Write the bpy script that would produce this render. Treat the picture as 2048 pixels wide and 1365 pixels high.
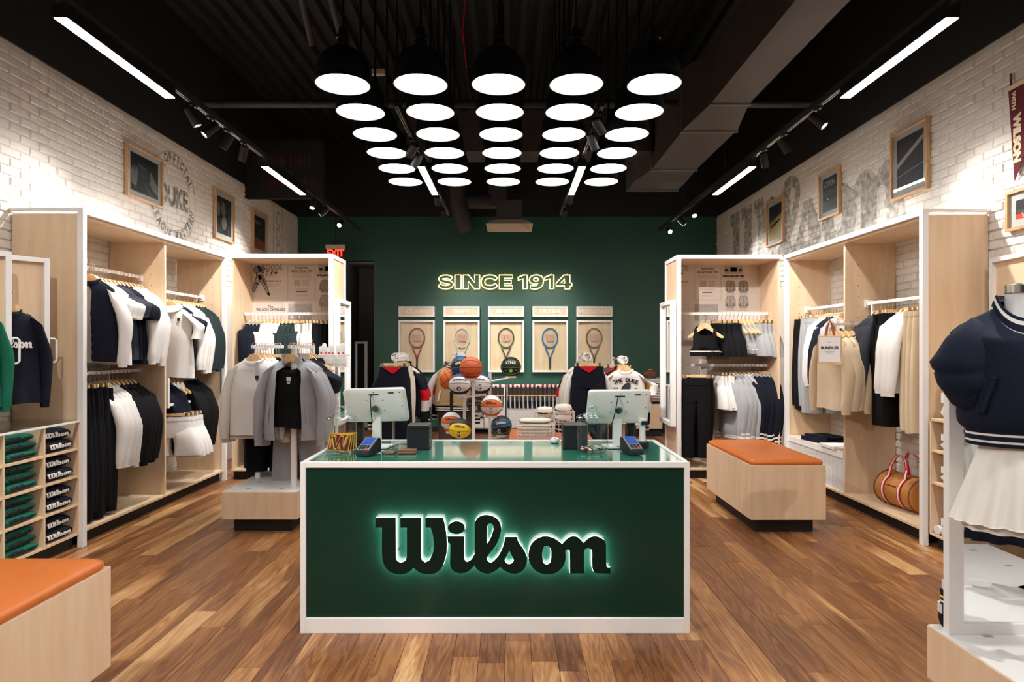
import bpy, bmesh, math, random
from math import sin, cos, pi, radians as R, sqrt
from mathutils import Vector, Matrix
random.seed(7)
for o in list(bpy.data.objects): bpy.data.objects.remove(o)
C = bpy.context.scene.collection
SC = bpy.context.scene
# ------------------------------------------------------------------ camera, world, exposure
cam_data = bpy.data.cameras.new('camera'); cam = bpy.data.objects.new('camera', cam_data); C.objects.link(cam)
cam.location = (0, 0, 1.52); cam.rotation_euler = (pi/2, 0, 0)
cam_data.sensor_width = 36; cam_data.lens = 1300/2048*36
cam_data.shift_x = 1/2048; cam_data.shift_y = 11.5/2048
cam_data.clip_start = .05; cam_data.clip_end = 100
SC.camera = cam
SC.view_settings.view_transform = 'Standard'; SC.view_settings.look = 'None'
SC.view_settings.gamma = 1; SC.view_settings.use_curve_mapping = False
SC.view_settings.exposure = 1.3
W = bpy.data.worlds.new('world'); SC.world = W; W.use_nodes = True
W.node_tree.nodes['Background'].inputs[0].default_value = (.9, .93, 1, 1)
W.node_tree.nodes['Background'].inputs[1].default_value = .02
PEND_E, STRIP_E, SPOT_W = 4.0, 12.5, 74.0          # lamp strengths: pendants, linear lamps, track spots
SPOT_COL = (1, .965, .915)
def P(u, v, Y): return Vector(((u-1023)/1300*Y, Y, 1.52-(v-694)/1300*Y))
XL, XR, YB, YF, ZP, ZC = -3.82, 3.67, 11.6, -3.0, 3.84, 5.3
# ------------------------------------------------------------------ mesh builder
class MB:
    def __init__(s): s.v=[]; s.f=[]; s.m=[]
    def add(s, vs, fs, m=0):
        n=len(s.v); s.v += [tuple(p) for p in vs]; s.f += [tuple(i+n for i in f) for f in fs]; s.m += [m]*len(fs); return s
    def box(s, x0,x1,y0,y1,z0,z1,m=0):
        return s.add([(x0,y0,z0),(x1,y0,z0),(x1,y1,z0),(x0,y1,z0),(x0,y0,z1),(x1,y0,z1),(x1,y1,z1),(x0,y1,z1)],
            [(0,3,2,1),(4,5,6,7),(0,1,5,4),(1,2,6,5),(2,3,7,6),(3,0,4,7)],m)
    def cbox(s, c, d, m=0):
        return s.box(c[0]-d[0]/2,c[0]+d[0]/2,c[1]-d[1]/2,c[1]+d[1]/2,c[2]-d[2]/2,c[2]+d[2]/2,m)
    def loft(s, rings, m=0, cap0=True, cap1=True, closed=True, ms=None):
        n=len(rings[0]); vs=[p for r in rings for p in r]; fs=[]; k=n if closed else n-1
        base=len(s.f)
        for i in range(len(rings)-1):
            for j in range(k):
                a=i*n+j; b=i*n+(j+1)%n; fs.append((a,b,b+n,a+n))
        mm=[m]*len(fs)
        if ms: mm=[ms[i] for i in range(len(rings)-1) for j in range(k)]
        if cap0: fs.append(tuple(range(n))[::-1]); mm.append(ms[0] if ms else m)
        if cap1: fs.append(tuple(range((len(rings)-1)*n,len(rings)*n))); mm.append(ms[-1] if ms else m)
        s.add(vs,fs,m); s.m[-len(fs):]=mm; return s
    def tube(s, pts, r, n=8, m=0, flat=None, closed=False, caps=True):
        pts=[Vector(p) for p in pts]; rings=[]; up=None; N=len(pts)
        for i,p in enumerate(pts):
            a=pts[i-1] if i>0 or closed else p; b=pts[(i+1)%N] if i<N-1 or closed else p
            t=(b-a).normalized()
            if up is None:
                up=Vector((0,0,1)) if abs(t.z)<.9 else Vector((0,1,0))
            x=up.cross(t); x.normalize(); y=t.cross(x); up=y
            rr=r[i] if isinstance(r,(list,tuple)) else r
            fl=flat or 1
            rings.append([p+x*cos(2*pi*k/n)*rr+y*sin(2*pi*k/n)*rr*fl for k in range(n)])
        if closed: rings.append(rings[0])
        return s.loft(rings,m,caps and not closed,caps and not closed)
    def lathe(s, prof, n=24, c=(0,0,0), m=0, cap0=False, cap1=False):
        return s.loft([[(c[0]+r*cos(2*pi*k/n),c[1]+r*sin(2*pi*k/n),c[2]+z) for k in range(n)] for r,z in prof],m,cap0,cap1)
    def cyl(s, a, b, r, n=12, m=0): return s.tube([a,b],r,n,m)
    def prism(s, poly, fn, t, m=0):
        n=len(poly); vs=[fn(x,y,0) for x,y in poly]+[fn(x,y,t) for x,y in poly]
        return s.add(vs,[tuple(range(n))[::-1],tuple(range(n,2*n))]+[(i,(i+1)%n,(i+1)%n+n,i+n) for i in range(n)],m)
    def xf(s, M): s.v=[tuple(M@Vector(p)) for p in s.v]; return s
    def mesh(s, name, mats, smooth=False, sharp=.7):
        me=bpy.data.meshes.new(name); me.from_pydata(s.v,[],s.f)
        for mt in (mats if isinstance(mats,(list,tuple)) else [mats]): me.materials.append(mt)
        me.polygons.foreach_set('material_index', s.m)
        if smooth:
            me.polygons.foreach_set('use_smooth',[True]*len(s.f)); me.update()
            me.set_sharp_from_angle(angle=sharp)
        me.update(); return me
def link(name, me, parent=None, loc=None, rot=None, bevel=0):
    o=bpy.data.objects.new(name, me); C.objects.link(o)
    if parent: o.parent=parent
    if loc is not None: o.location=loc
    if rot is not None: o.rotation_euler=rot
    if bevel:
        b=o.modifiers.new('bevel','BEVEL'); b.width=bevel; b.segments=2; b.limit_method='ANGLE'; b.harden_normals=False
    return o
def part(name, mb, mats, parent=None, loc=None, rot=None, smooth=False, bevel=0, label=None, kind=None, sharp=.7):
    o=link(name, mb.mesh(name,mats,smooth,sharp), parent, loc, rot, bevel)
    if label: o['label']=label
    if kind: o['kind']=kind
    return o
def tag(o, label, cat, group=None):
    o['label']=label; o['category']=cat
    if group: o['group']=group
    return o
def thing(name, label, cat, loc=(0,0,0), rz=0, group=None):
    o=bpy.data.objects.new(name,None); C.objects.link(o); o.empty_display_size=.05
    o.location=loc; o.rotation_euler=(0,0,rz); return tag(o,label,cat,group)
def struct(o): o['kind']='structure'; return o
def dup(root, loc, rz=None, label=None, group=None):
    r=root.copy(); C.objects.link(r); r.location=loc
    if rz is not None: r.rotation_euler=(0,0,rz)
    if label: r['label']=label
    if group: r['group']=group
    for ch in list(root.children):
        c=ch.copy(); C.objects.link(c); c.parent=r
        for g in list(ch.children):
            d=g.copy(); C.objects.link(d); d.parent=c
    return r
def rbox(w,d,h,r,n=4,z0=0):
    """rounded-rectangle footprint prism"""
    pts=[]
    for cx,cy,a0 in ((w/2-r,d/2-r,0),(-w/2+r,d/2-r,90),(-w/2+r,-d/2+r,180),(w/2-r,-d/2+r,270)):
        for k in range(n+1):
            a=R(a0+90*k/n); pts.append((cx+r*cos(a),cy+r*sin(a)))
    return MB().prism(pts,lambda x,y,z:(x,y,z0+z),h)
# ------------------------------------------------------------------ materials
def L(c):
    return tuple((x/255/12.92 if x/255<=.04045 else ((x/255+.055)/1.055)**2.4) for x in c)+(1,)
_mc={}
def mat(name, rgb, rough=.5, metal=0, bump=None, var=None, emit=0, coat=0, spec=.5, coords='Object', stretch=None):
    if name in _mc: return _mc[name]
    m=bpy.data.materials.new(name); _mc[name]=m; m.use_nodes=True; nt=m.node_tree; b=nt.nodes['Principled BSDF']
    c=L(rgb) if max(rgb)>1.01 else tuple(rgb)+(1,)
    b.inputs['Base Color'].default_value=c; b.inputs['Roughness'].default_value=rough; b.inputs['Metallic'].default_value=metal
    b.inputs['Coat Weight'].default_value=coat; b.inputs['Coat Roughness'].default_value=.05
    b.inputs['Specular IOR Level'].default_value=spec
    if emit: b.inputs['Emission Color'].default_value=c; b.inputs['Emission Strength'].default_value=emit
    vec=None
    if bump or var:
        tc=nt.nodes.new('ShaderNodeTexCoord'); vec=tc.outputs[coords]
        if stretch:
            mp=nt.nodes.new('ShaderNodeMapping'); mp.inputs['Scale'].default_value=stretch; nt.links.new(vec,mp.inputs['Vector']); vec=mp.outputs[0]
    if var:
        n=nt.nodes.new('ShaderNodeTexNoise'); n.inputs['Scale'].default_value=var[0]; n.inputs['Detail'].default_value=4; nt.links.new(vec,n.inputs['Vector'])
        mx=nt.nodes.new('ShaderNodeMix'); mx.data_type='RGBA'
        nt.links.new(n.outputs['Fac'],mx.inputs['Factor'])
        mx.inputs[6].default_value=tuple(x*(1-var[1]) for x in c[:3])+(1,); mx.inputs[7].default_value=tuple(min(1,x*(1+var[1])) for x in c[:3])+(1,)
        nt.links.new(mx.outputs[2],b.inputs['Base Color'])
    if bump:
        n=nt.nodes.new('ShaderNodeTexNoise'); n.inputs['Scale'].default_value=bump[0]; n.inputs['Detail'].default_value=3; nt.links.new(vec,n.inputs['Vector'])
        bp=nt.nodes.new('ShaderNodeBump'); bp.inputs['Strength'].default_value=bump[1]; bp.inputs['Distance'].default_value=bump[2] if len(bump)>2 else .01
        nt.links.new(n.outputs['Fac'],bp.inputs['Height']); nt.links.new(bp.outputs[0],b.inputs['Normal'])
    return m
def wood(name, dark, light, scale=(14,14,1.6), rough=.45, contrast=(.35,.7), bands=6):
    m=bpy.data.materials.new(name); m.use_nodes=True; nt=m.node_tree; b=nt.nodes['Principled BSDF']; b.inputs['Roughness'].default_value=rough
    N=nt.nodes.new; tc=N('ShaderNodeTexCoord'); mp=N('ShaderNodeMapping'); mp.inputs['Scale'].default_value=scale
    nt.links.new(tc.outputs['Object'],mp.inputs['Vector'])
    n1=N('ShaderNodeTexNoise'); n1.inputs['Scale'].default_value=.35; n1.inputs['Detail'].default_value=2; n1.inputs['Distortion'].default_value=.6
    nt.links.new(mp.outputs[0],n1.inputs['Vector'])
    mul=N('ShaderNodeMath'); mul.operation='MULTIPLY'; mul.inputs[1].default_value=bands; nt.links.new(n1.outputs['Fac'],mul.inputs[0])
    fr=N('ShaderNodeMath'); fr.operation='PINGPONG'; fr.inputs[1].default_value=1; nt.links.new(mul.outputs[0],fr.inputs[0])
    n2=N('ShaderNodeTexNoise'); n2.inputs['Scale'].default_value=3; n2.inputs['Detail'].default_value=5; nt.links.new(mp.outputs[0],n2.inputs['Vector'])
    ad=N('ShaderNodeMath'); ad.operation='MULTIPLY_ADD'; ad.inputs[1].default_value=.35; nt.links.new(fr.outputs[0],ad.inputs[0]); nt.links.new(n2.outputs['Fac'],ad.inputs[2])
    rp=N('ShaderNodeValToRGB'); rp.color_ramp.elements[0].position=contrast[0]; rp.color_ramp.elements[1].position=contrast[1]
    rp.color_ramp.elements[0].color=L(dark); rp.color_ramp.elements[1].color=L(light)
    nt.links.new(ad.outputs[0],rp.inputs[0]); nt.links.new(rp.outputs[0],b.inputs['Base Color'])
    return m
def emis(name, rgb, s):
    m=bpy.data.materials.new(name); m.use_nodes=True; nt=m.node_tree; nt.nodes.remove(nt.nodes['Principled BSDF'])
    e=nt.nodes.new('ShaderNodeEmission'); e.inputs[0].default_value=tuple(rgb)+(1,); e.inputs[1].default_value=s
    nt.links.new(e.outputs[0],nt.nodes['Material Output'].inputs[0]); return m
def glass(name, tint=(1,1,1), ior=1.45, rough=.0):
    m=bpy.data.materials.new(name); m.use_nodes=True; nt=m.node_tree; nt.nodes.remove(nt.nodes['Principled BSDF'])
    t=nt.nodes.new('ShaderNodeBsdfTransparent'); t.inputs[0].default_value=tuple(tint)+(1,)
    g=nt.nodes.new('ShaderNodeBsdfGlossy'); g.inputs['Roughness'].default_value=rough
    lw=nt.nodes.new('ShaderNodeLayerWeight'); lw.inputs[0].default_value=.5
    pw=nt.nodes.new('ShaderNodeMath'); pw.operation='POWER'; pw.inputs[1].default_value=5; nt.links.new(lw.outputs['Facing'],pw.inputs[0])
    r0=((ior-1)/(ior+1))**2; f=nt.nodes.new('ShaderNodeMath'); f.operation='MULTIPLY_ADD'; f.inputs[1].default_value=(1-r0)*.9; f.inputs[2].default_value=r0; nt.links.new(pw.outputs[0],f.inputs[0])
    mx=nt.nodes.new('ShaderNodeMixShader'); nt.links.new(f.outputs[0],mx.inputs[0]); nt.links.new(t.outputs[0],mx.inputs[1]); nt.links.new(g.outputs[0],mx.inputs[2])
    nt.links.new(mx.outputs[0],nt.nodes['Material Output'].inputs[0]); return m
def fadepaint(name, rgb, lo, hi):
    m=bpy.data.materials.new(name); m.use_nodes=True; nt=m.node_tree; b=nt.nodes['Principled BSDF']; b.inputs['Base Color'].default_value=L(rgb); b.inputs['Roughness'].default_value=.8
    t=nt.nodes.new('ShaderNodeBsdfTransparent'); mx=nt.nodes.new('ShaderNodeMixShader'); n=nt.nodes.new('ShaderNodeTexNoise'); n.inputs['Scale'].default_value=14; n.inputs['Detail'].default_value=6
    tc=nt.nodes.new('ShaderNodeTexCoord'); nt.links.new(tc.outputs['Object'],n.inputs['Vector'])
    mr=nt.nodes.new('ShaderNodeMapRange'); mr.inputs[1].default_value=.3; mr.inputs[2].default_value=.7; mr.inputs[3].default_value=lo; mr.inputs[4].default_value=hi
    nt.links.new(n.outputs['Fac'],mr.inputs[0]); nt.links.new(mr.outputs[0],mx.inputs[0]); nt.links.new(t.outputs[0],mx.inputs[1]); nt.links.new(b.outputs[0],mx.inputs[2])
    nt.links.new(mx.outputs[0],nt.nodes['Material Output'].inputs[0]); return m
def plankmat():
    m=bpy.data.materials.new('walnut_plank'); m.use_nodes=True; nt=m.node_tree; b=nt.nodes['Principled BSDF']; N=nt.nodes.new
    tc=N('ShaderNodeTexCoord'); at=N('ShaderNodeAttribute'); at.attribute_name='tone'
    cv=N('ShaderNodeVectorMath'); cv.operation='MULTIPLY_ADD'; cv.inputs[1].default_value=(37,91,13)
    nt.links.new(at.outputs['Vector'],cv.inputs[0]); nt.links.new(tc.outputs['Object'],cv.inputs[2])
    mp=N('ShaderNodeMapping'); mp.inputs['Scale'].default_value=(11,1.1,1); nt.links.new(cv.outputs[0],mp.inputs['Vector'])
    n1=N('ShaderNodeTexNoise'); n1.inputs['Scale'].default_value=.8; n1.inputs['Detail'].default_value=2; n1.inputs['Distortion'].default_value=.9; nt.links.new(mp.outputs[0],n1.inputs['Vector'])
    mu=N('ShaderNodeMath'); mu.operation='MULTIPLY'; mu.inputs[1].default_value=16; nt.links.new(n1.outputs['Fac'],mu.inputs[0])
    pp=N('ShaderNodeMath'); pp.operation='PINGPONG'; pp.inputs[1].default_value=1; nt.links.new(mu.outputs[0],pp.inputs[0])
    n2=N('ShaderNodeTexNoise'); n2.inputs['Scale'].default_value=9; n2.inputs['Detail'].default_value=5; nt.links.new(mp.outputs[0],n2.inputs['Vector'])
    # large soft sapwood streaks
    n3=N('ShaderNodeTexNoise'); n3.inputs['Scale'].default_value=.5; n3.inputs['Detail'].default_value=1; nt.links.new(mp.outputs[0],n3.inputs['Vector'])
    s1=N('ShaderNodeMath'); s1.operation='MULTIPLY_ADD'; s1.inputs[1].default_value=.2; nt.links.new(pp.outputs[0],s1.inputs[0])
    s2=N('ShaderNodeMath'); s2.operation='MULTIPLY'; s2.inputs[1].default_value=.34; nt.links.new(n2.outputs['Fac'],s2.inputs[0]); nt.links.new(s2.outputs[0],s1.inputs[2])
    s3=N('ShaderNodeMath'); s3.operation='MULTIPLY_ADD'; s3.inputs[1].default_value=.40; nt.links.new(at.outputs['Fac'],s3.inputs[0]); nt.links.new(s1.outputs[0],s3.inputs[2])
    mr=N('ShaderNodeMapRange'); mr.inputs[1].default_value=.58; mr.inputs[2].default_value=.66; mr.inputs[3].default_value=0; mr.inputs[4].default_value=.3; nt.links.new(n3.outputs['Fac'],mr.inputs[0])
    s4=N('ShaderNodeMath'); s4.operation='ADD'; nt.links.new(s3.outputs[0],s4.inputs[0]); nt.links.new(mr.outputs[0],s4.inputs[1])
    rp=N('ShaderNodeValToRGB'); e=rp.color_ramp.elements; e[0].position=.12; e[0].color=L((80,47,27)); e[1].position=.92; e[1].color=L((216,172,120))
    k=e.new(.4); k.color=L((132,85,50)); k=e.new(.62); k.color=L((172,119,73))
    nt.links.new(s4.outputs[0],rp.inputs[0]); nt.links.new(rp.outputs[0],b.inputs['Base Color']); b.inputs['Roughness'].default_value=.36
    bp=N('ShaderNodeBump'); bp.inputs['Strength'].default_value=.12; bp.inputs['Distance'].default_value=.004; nt.links.new(n2.outputs['Fac'],bp.inputs['Height']); nt.links.new(bp.outputs[0],b.inputs['Normal'])
    return m
M_birch=wood('birch_ply',(219,187,151),(229,201,168),(6,6,.8),bands=4)
M_birchd=wood('birch_edge',(196,158,116),(222,190,150))
M_hang=wood('hanger_wood',(214,165,108),(236,196,146),(20,20,20))
M_oak=wood('oak_frame',(176,128,84),(206,162,116),(20,20,6))
M_plank=plankmat()
M_white=mat('white_powder_coat',(236,233,230),.42,bump=(300,.05,.001))
M_brick=mat('painted_brick',(226,219,211),.62,bump=(26,.55,.012),var=(3,.05))
M_mortar=mat('painted_mortar',(216,207,197),.75,bump=(50,.5,.01))
M_blackpaint=mat('black_paint',(7,7,8),.75,bump=(40,.2,.01),var=(2,.2))
M_black=mat('black_metal',(17,18,20),.38,bump=(200,.03,.001))
M_blackm=mat('black_matt',(14,14,15),.6,bump=(200,.05,.001))
M_green=mat('green_wall_paint',(26,76,62),.5,bump=(120,.08,.003),var=(1.5,.05))
M_emerald_lit=mat('emerald_gloss_lit',(54,146,118),.1,coat=1,bump=(6,.015,.004))  # counter green with the lamplight on the top put into the colour
M_emerald_shaded=mat('emerald_panel_shaded',(10,48,37),.28,coat=.12,spec=.3,bump=(5,.015,.004))  # same counter green, darkened for the shade on the front
M_letter=mat('letter_face',(9,30,22),.45,spec=.2,bump=(100,.03,.001))
M_chrome=mat('chrome',(205,202,196),.18,1,bump=(100,.02,.001))
M_brass=mat('rose_gold_wire',(206,160,130),.25,1,bump=(100,.02,.001))
M_leather=mat('tan_leather',(206,109,34),.42,bump=(140,.12,.002),var=(5,.08))
M_brown=mat('brown_leather',(120,72,52),.5,bump=(160,.15,.002),var=(8,.1))
M_suede=mat('cognac_suede',(186,122,56),.7,bump=(90,.2,.003),var=(4,.15))
M_duct=mat('duct_paint',(78,71,67),.6,bump=(8,.12,.01),var=(2,.08))
M_plastic=mat('device_plastic',(226,230,226),.35,bump=(300,.03,.001))
M_darkpl=mat('dark_plastic',(32,36,40),.35,bump=(300,.04,.001))
M_hole=mat('dark_hole',(40,32,26),.9,bump=(100,.05,.001))
M_mirror=mat('mirror_silver',(235,238,238),.01,1,bump=(1,.0,.001))
M_glass=glass('clear_glass',(.97,.99,.98)); M_jar=glass('jar_glass',(.92,.96,.95),1.6)
M_paper=mat('printed_paper',(222,208,196),.8,bump=(60,.05,.002),var=(2,.03))
M_ink=mat('print_ink',(62,56,54),.8,bump=(60,.05,.001),var=(30,.2))
M_inkl=mat('print_ink_pale',(150,140,132),.8,bump=(60,.05,.001),var=(30,.15))
M_inkd=mat('print_black',(30,27,27),.8,bump=(60,.05,.001),var=(30,.2))
M_pgrey=mat('print_grey',(178,168,160),.8,bump=(60,.05,.001),var=(30,.1))
M_mount=mat('poster_mount',(196,190,190),.6,bump=(90,.03,.001))
M_red=mat('print_red',(206,52,40),.6,bump=(60,.05,.001)); M_exit=emis('exit_red',(1,.05,.02),1.0)
M_pend=emis('pendant_diffuser_light',(1,.985,.97),PEND_E); M_strip=emis('strip_light',(1,.98,.98),STRIP_E)
M_spotlens=emis('spot_lens',(1,.95,.88),30); M_halo=emis('halo_light',(1,1,1),8); M_neon=emis('neon_tube',(1,.62,.22),2.2)
M_screen=mat('blue_screen',(20,70,150),.2,emit=.25,bump=(10,.01,.001))
COL=dict(navy=(17,20,33),black=(13,13,15),white=(224,219,214),grey=(158,158,160),beige=(208,188,158),tan=(190,160,118),charcoal=(46,48,56),
    dkgreen=(32,46,46),red=(200,24,34),green=(22,96,74),maroon=(92,18,34),yellow=(230,178,32),cream=(226,216,198),royal=(30,52,110),brown=(100,88,80),orange=(222,104,36),
    blue=(30,70,130),yell=(240,204,40),ball=(206,92,44),lime=(120,200,60))
def fab(c):
    return mat('cloth_'+c,COL[c],.88,bump=(45,.16,.006),var=(7,.06),spec=.2)
def plain(c): return mat('solid_'+c,COL[c],.5,bump=(220,.12,.002))
# ------------------------------------------------------------------ lettering
_tc={}
def text_mb(s, size=1, bold=0, ext=.001, sx=1, spacing=1, arc=None):
    key=(s,size,bold,ext,sx,spacing)
    if key not in _tc:
        cu=bpy.data.curves.new('t','FONT'); cu.body=s; cu.size=size; cu.offset=bold; cu.extrude=ext; cu.align_x='CENTER'; cu.align_y='CENTER'; cu.space_character=spacing; cu.resolution_u=3
        ob=bpy.data.objects.new('t',cu); C.objects.link(ob)
        me=bpy.data.meshes.new_from_object(ob.evaluated_get(bpy.context.evaluated_depsgraph_get()))
        _tc[key]=([(p.co.x*sx,p.co.y,p.co.z) for p in me.vertices],[tuple(f.vertices) for f in me.polygons])
        bpy.data.objects.remove(ob); bpy.data.curves.remove(cu); bpy.data.meshes.remove(me)
    v,f=_tc[key]; return MB().add(v,f)
def smooth_poly(pts, lim=48, sub=3):
    n=len(pts); V=[Vector(p) for p in pts]; out=[]
    def corner(i):
        a=V[i]-V[i-1]; b=V[(i+1)%n]-V[i]
        if a.length==0 or b.length==0: return True
        ratio=max(a.length,b.length)/min(a.length,b.length)
        return a.angle(b)>R(lim) or (ratio>4.5 and a.angle(b)>R(14))
    cs=[corner(i) for i in range(n)]
    for i in range(n):
        p1,p2=V[i],V[(i+1)%n]; d=(p2-p1).length
        p0=V[i-1] if not cs[i] else p1-(p2-p1)*.5; p3=V[(i+2)%n] if not cs[(i+1)%n] else p2+(p2-p1)*.5
        m1=(p2-p0); m2=(p3-p1)
        m1=m1.normalized()*d if m1.length else m1; m2=m2.normalized()*d if m2.length else m2
        if cs[i]: m1=p2-p1
        if cs[(i+1)%n]: m2=p2-p1
        for k in range(sub):
            t=k/sub; t2=t*t; t3=t2*t
            out.append(p1*(2*t3-3*t2+1)+m1*(t3-2*t2+t)+p2*(-2*t3+3*t2)+m2*(t3-t2))
    return [(p.x,p.y) for p in out]
def curve_mb(splines, ext, fill=True, bevel=0, smooth=True):
    cu=bpy.data.curves.new('c','CURVE'); cu.dimensions='2D'; cu.fill_mode='BOTH' if fill else 'NONE'; cu.extrude=ext; cu.bevel_depth=bevel
    for sp in splines:
        s=cu.splines.new('POLY'); s.points.add(len(sp)-1)
        for p,q in zip(s.points,sp): p.co=(q[0],q[1],0,1)
        s.use_cyclic_u=True
    ob=bpy.data.objects.new('c',cu); C.objects.link(ob)
    me=bpy.data.meshes.new_from_object(ob.evaluated_get(bpy.context.evaluated_depsgraph_get()))
    mb=MB().add([tuple(p.co) for p in me.vertices],[tuple(f.vertices) for f in me.polygons])
    bpy.data.objects.remove(ob); bpy.data.curves.remove(cu); bpy.data.meshes.remove(me); return mb
def E(cx,cy,rx,ry,n=32): return [(cx+rx*cos(2*pi*k/n),cy+ry*sin(2*pi*k/n)) for k in range(n)]
W_=[(85,205),(410,205),(412,830),(425,875),(450,900),(490,910),(540,892),(570,855),(580,800),(580,360),(480,360),(480,205),(808,205),(808,830),(825,878),(870,908),(925,880),(960,830),(995,740),(1005,650),(1000,560),(985,450),(955,360),(875,360),(875,205),(1150,205),(1175,290),(1200,420),(1212,530),(1216,640),(1210,760),(1190,850),(1150,960),(1090,1040),(1010,1083),(900,1095),(800,1075),(740,1040),(690,992),(640,1040),(570,1080),(490,1097),(390,1085),(300,1045),(240,980),(205,900),(190,800),(190,360),(85,360)]
ILS=[(1222,497),(1488,497),(1488,830),(1497,875),(1525,900),(1570,882),(1610,840),(1648,770),(1648,300),(1660,260),(1700,205),(1760,172),(1850,160),(1950,188),(2020,240),(2060,310),(2068,390),(2050,480),(2010,590),(1940,700),(1860,800),(1845,855),(1870,900),(1910,912),(1955,880),(2025,800),(2080,690),(2110,600),(2125,510),(2320,510),(2330,560),(2360,620),(2420,700),(2460,780),(2475,850),(2465,930),(2430,1010),(2370,1062),(2290,1085),(2200,1075),(2110,1030),(2050,980),(1990,1030),(1920,1070),(1850,1085),(1760,1065),(1700,1025),(1665,985),(1645,957),(1590,1015),(1530,1060),(1440,1080),(1385,1075),(1310,1040),(1272,980),(1262,920),(1268,640),(1258,605),(1222,590)]
LH=[(1845,340),(1860,305),(1900,293),(1935,315),(1945,360),(1930,430),(1900,520),(1850,610),(1842,560)]
SH=[(2195,722),(2258,850),(2260,880),(2240,915),(2195,935),(2150,920),(2127,880),(2132,850)]
ON=[(2780,500),(2880,520),(2950,560),(3028,615),(3090,550),(3150,510),(3220,498),(3280,515),(3320,550),(3365,600),(3420,545),(3480,510),(3550,497),(3630,520),(3690,560),(3718,620),(3720,920),(3725,960),(3740,985),(3785,990),(3790,1085),(3560,1080),(3520,1050),(3500,990),(3495,900),(3495,740),(3485,705),(3435,685),(3390,700),(3372,730),(3372,1082),(3148,1082),(3145,740),(3135,710),(3112,700),(3085,712),(3078,745),(3082,830),(3065,920),(3020,1000),(2950,1060),(2870,1090),(2780,1097),(2690,1080),(2600,1030),(2540,960),(2505,880),(2493,800),(2505,710),(2540,620),(2610,550),(2690,510)]
OH=[(2780,648),(2825,662),(2848,710),(2855,790),(2845,870),(2830,920),(2783,945),(2738,920),(2720,860),(2712,790),(2722,700),(2740,662)]
def wl(pts): return [((x-1937)/3705,-(y-628)/3705) for x,y in smooth_poly(pts)]
W_SPL=[wl(W_),[((x-1937)/3705,-(y-628)/3705) for x,y in E(1362,362,135,100)],wl(ILS),wl(LH),wl(SH),wl(ON),wl(OH)]
_lg={}
def logo_mb(width=1, ext=.001, only=None):
    k=(ext,only)
    if k not in _lg:
        _lg[k]=curve_mb(W_SPL if only is None else [W_SPL[i] for i in only], ext)
    mb=MB(); b=_lg[k]; mb.v=[(x*width,y*width,z) for x,y,z in b.v]; mb.f=list(b.f); mb.m=list(b.m); return mb
def onface(mb, origin, xdir, ydir):
    """lay a flat XY mesh onto a plane"""
    x=Vector(xdir).normalized(); y=Vector(ydir).normalized(); n=x.cross(y); o=Vector(origin)
    mb.v=[tuple(o+x*a+y*b+n*c) for a,b,c in mb.v]; return mb
# ------------------------------------------------------------------ room shell
rnd=random.Random(3)
# floor: underlay + planks
floor=struct(part('floor',MB().box(XL-.2,XR+.2,YF,YB+.3,-.06,-.012),M_hole))
PW=.128; planks=[]
x=XL-.05
while x<XR+.05:
    y=YF-rnd.random()*1.2
    while y<YB+.2:
        ln=rnd.choice((.6,.9,1.2,1.5,1.9)); tone=min(1,max(0,rnd.gauss(.42,.27)))
        planks.append((x,x+PW-.002,y,min(y+ln-.002,YB+.25),tone)); y+=ln
    x+=PW
def plank_vis(p):
    xc,yc=(p[0]+p[1])/2,(p[2]+p[3])/2
    if yc<2.55: return 99
    if abs(xc)/yc>.83: return 90+yc
    if -1.2<xc<1.02 and 3.5<yc<4.6: return 60
    if xc<-3.25 or xc>3.15: return 50+yc
    return yc
planks.sort(key=plank_vis)
def plank_mb(mb,p):
    x0,x1,y0,y1,t=p; b=.0015; dz=(t*7919%1)*.0012
    n=len(mb.v)
    mb.add([(x0,y0,-.02),(x1,y0,-.02),(x1,y1,-.02),(x0,y1,-.02),(x0,y0,-.0016),(x1,y0,-.0016),(x1,y1,-.0016),(x0,y1,-.0016),(x0+b,y0+b,dz-.001),(x1-b,y0+b,dz-.001),(x1-b,y1-b,dz-.001),(x0+b,y1-b,dz-.001)],
      [(8,9,10,11),(4,5,9,8),(5,6,10,9),(6,7,11,10),(7,4,8,11),(0,1,5,4),(1,2,6,5),(2,3,7,6),(3,0,4,7)])
def tone_attr(me, vals):
    a=me.attributes.new('tone','FLOAT','POINT'); a.data.foreach_set('value',vals)
for p in planks[:296]:
    mb=MB(); plank_mb(mb,p); o=part('plank',mb,M_plank,floor); tone_attr(o.data,[p[4]]*12)
mb=MB(); vals=[]
for p in planks[296:]: plank_mb(mb,p); vals+=[p[4]]*12
o=part('planks_beyond',mb,M_plank,floor,kind='stuff'); tone_attr(o.data,vals)
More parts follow.
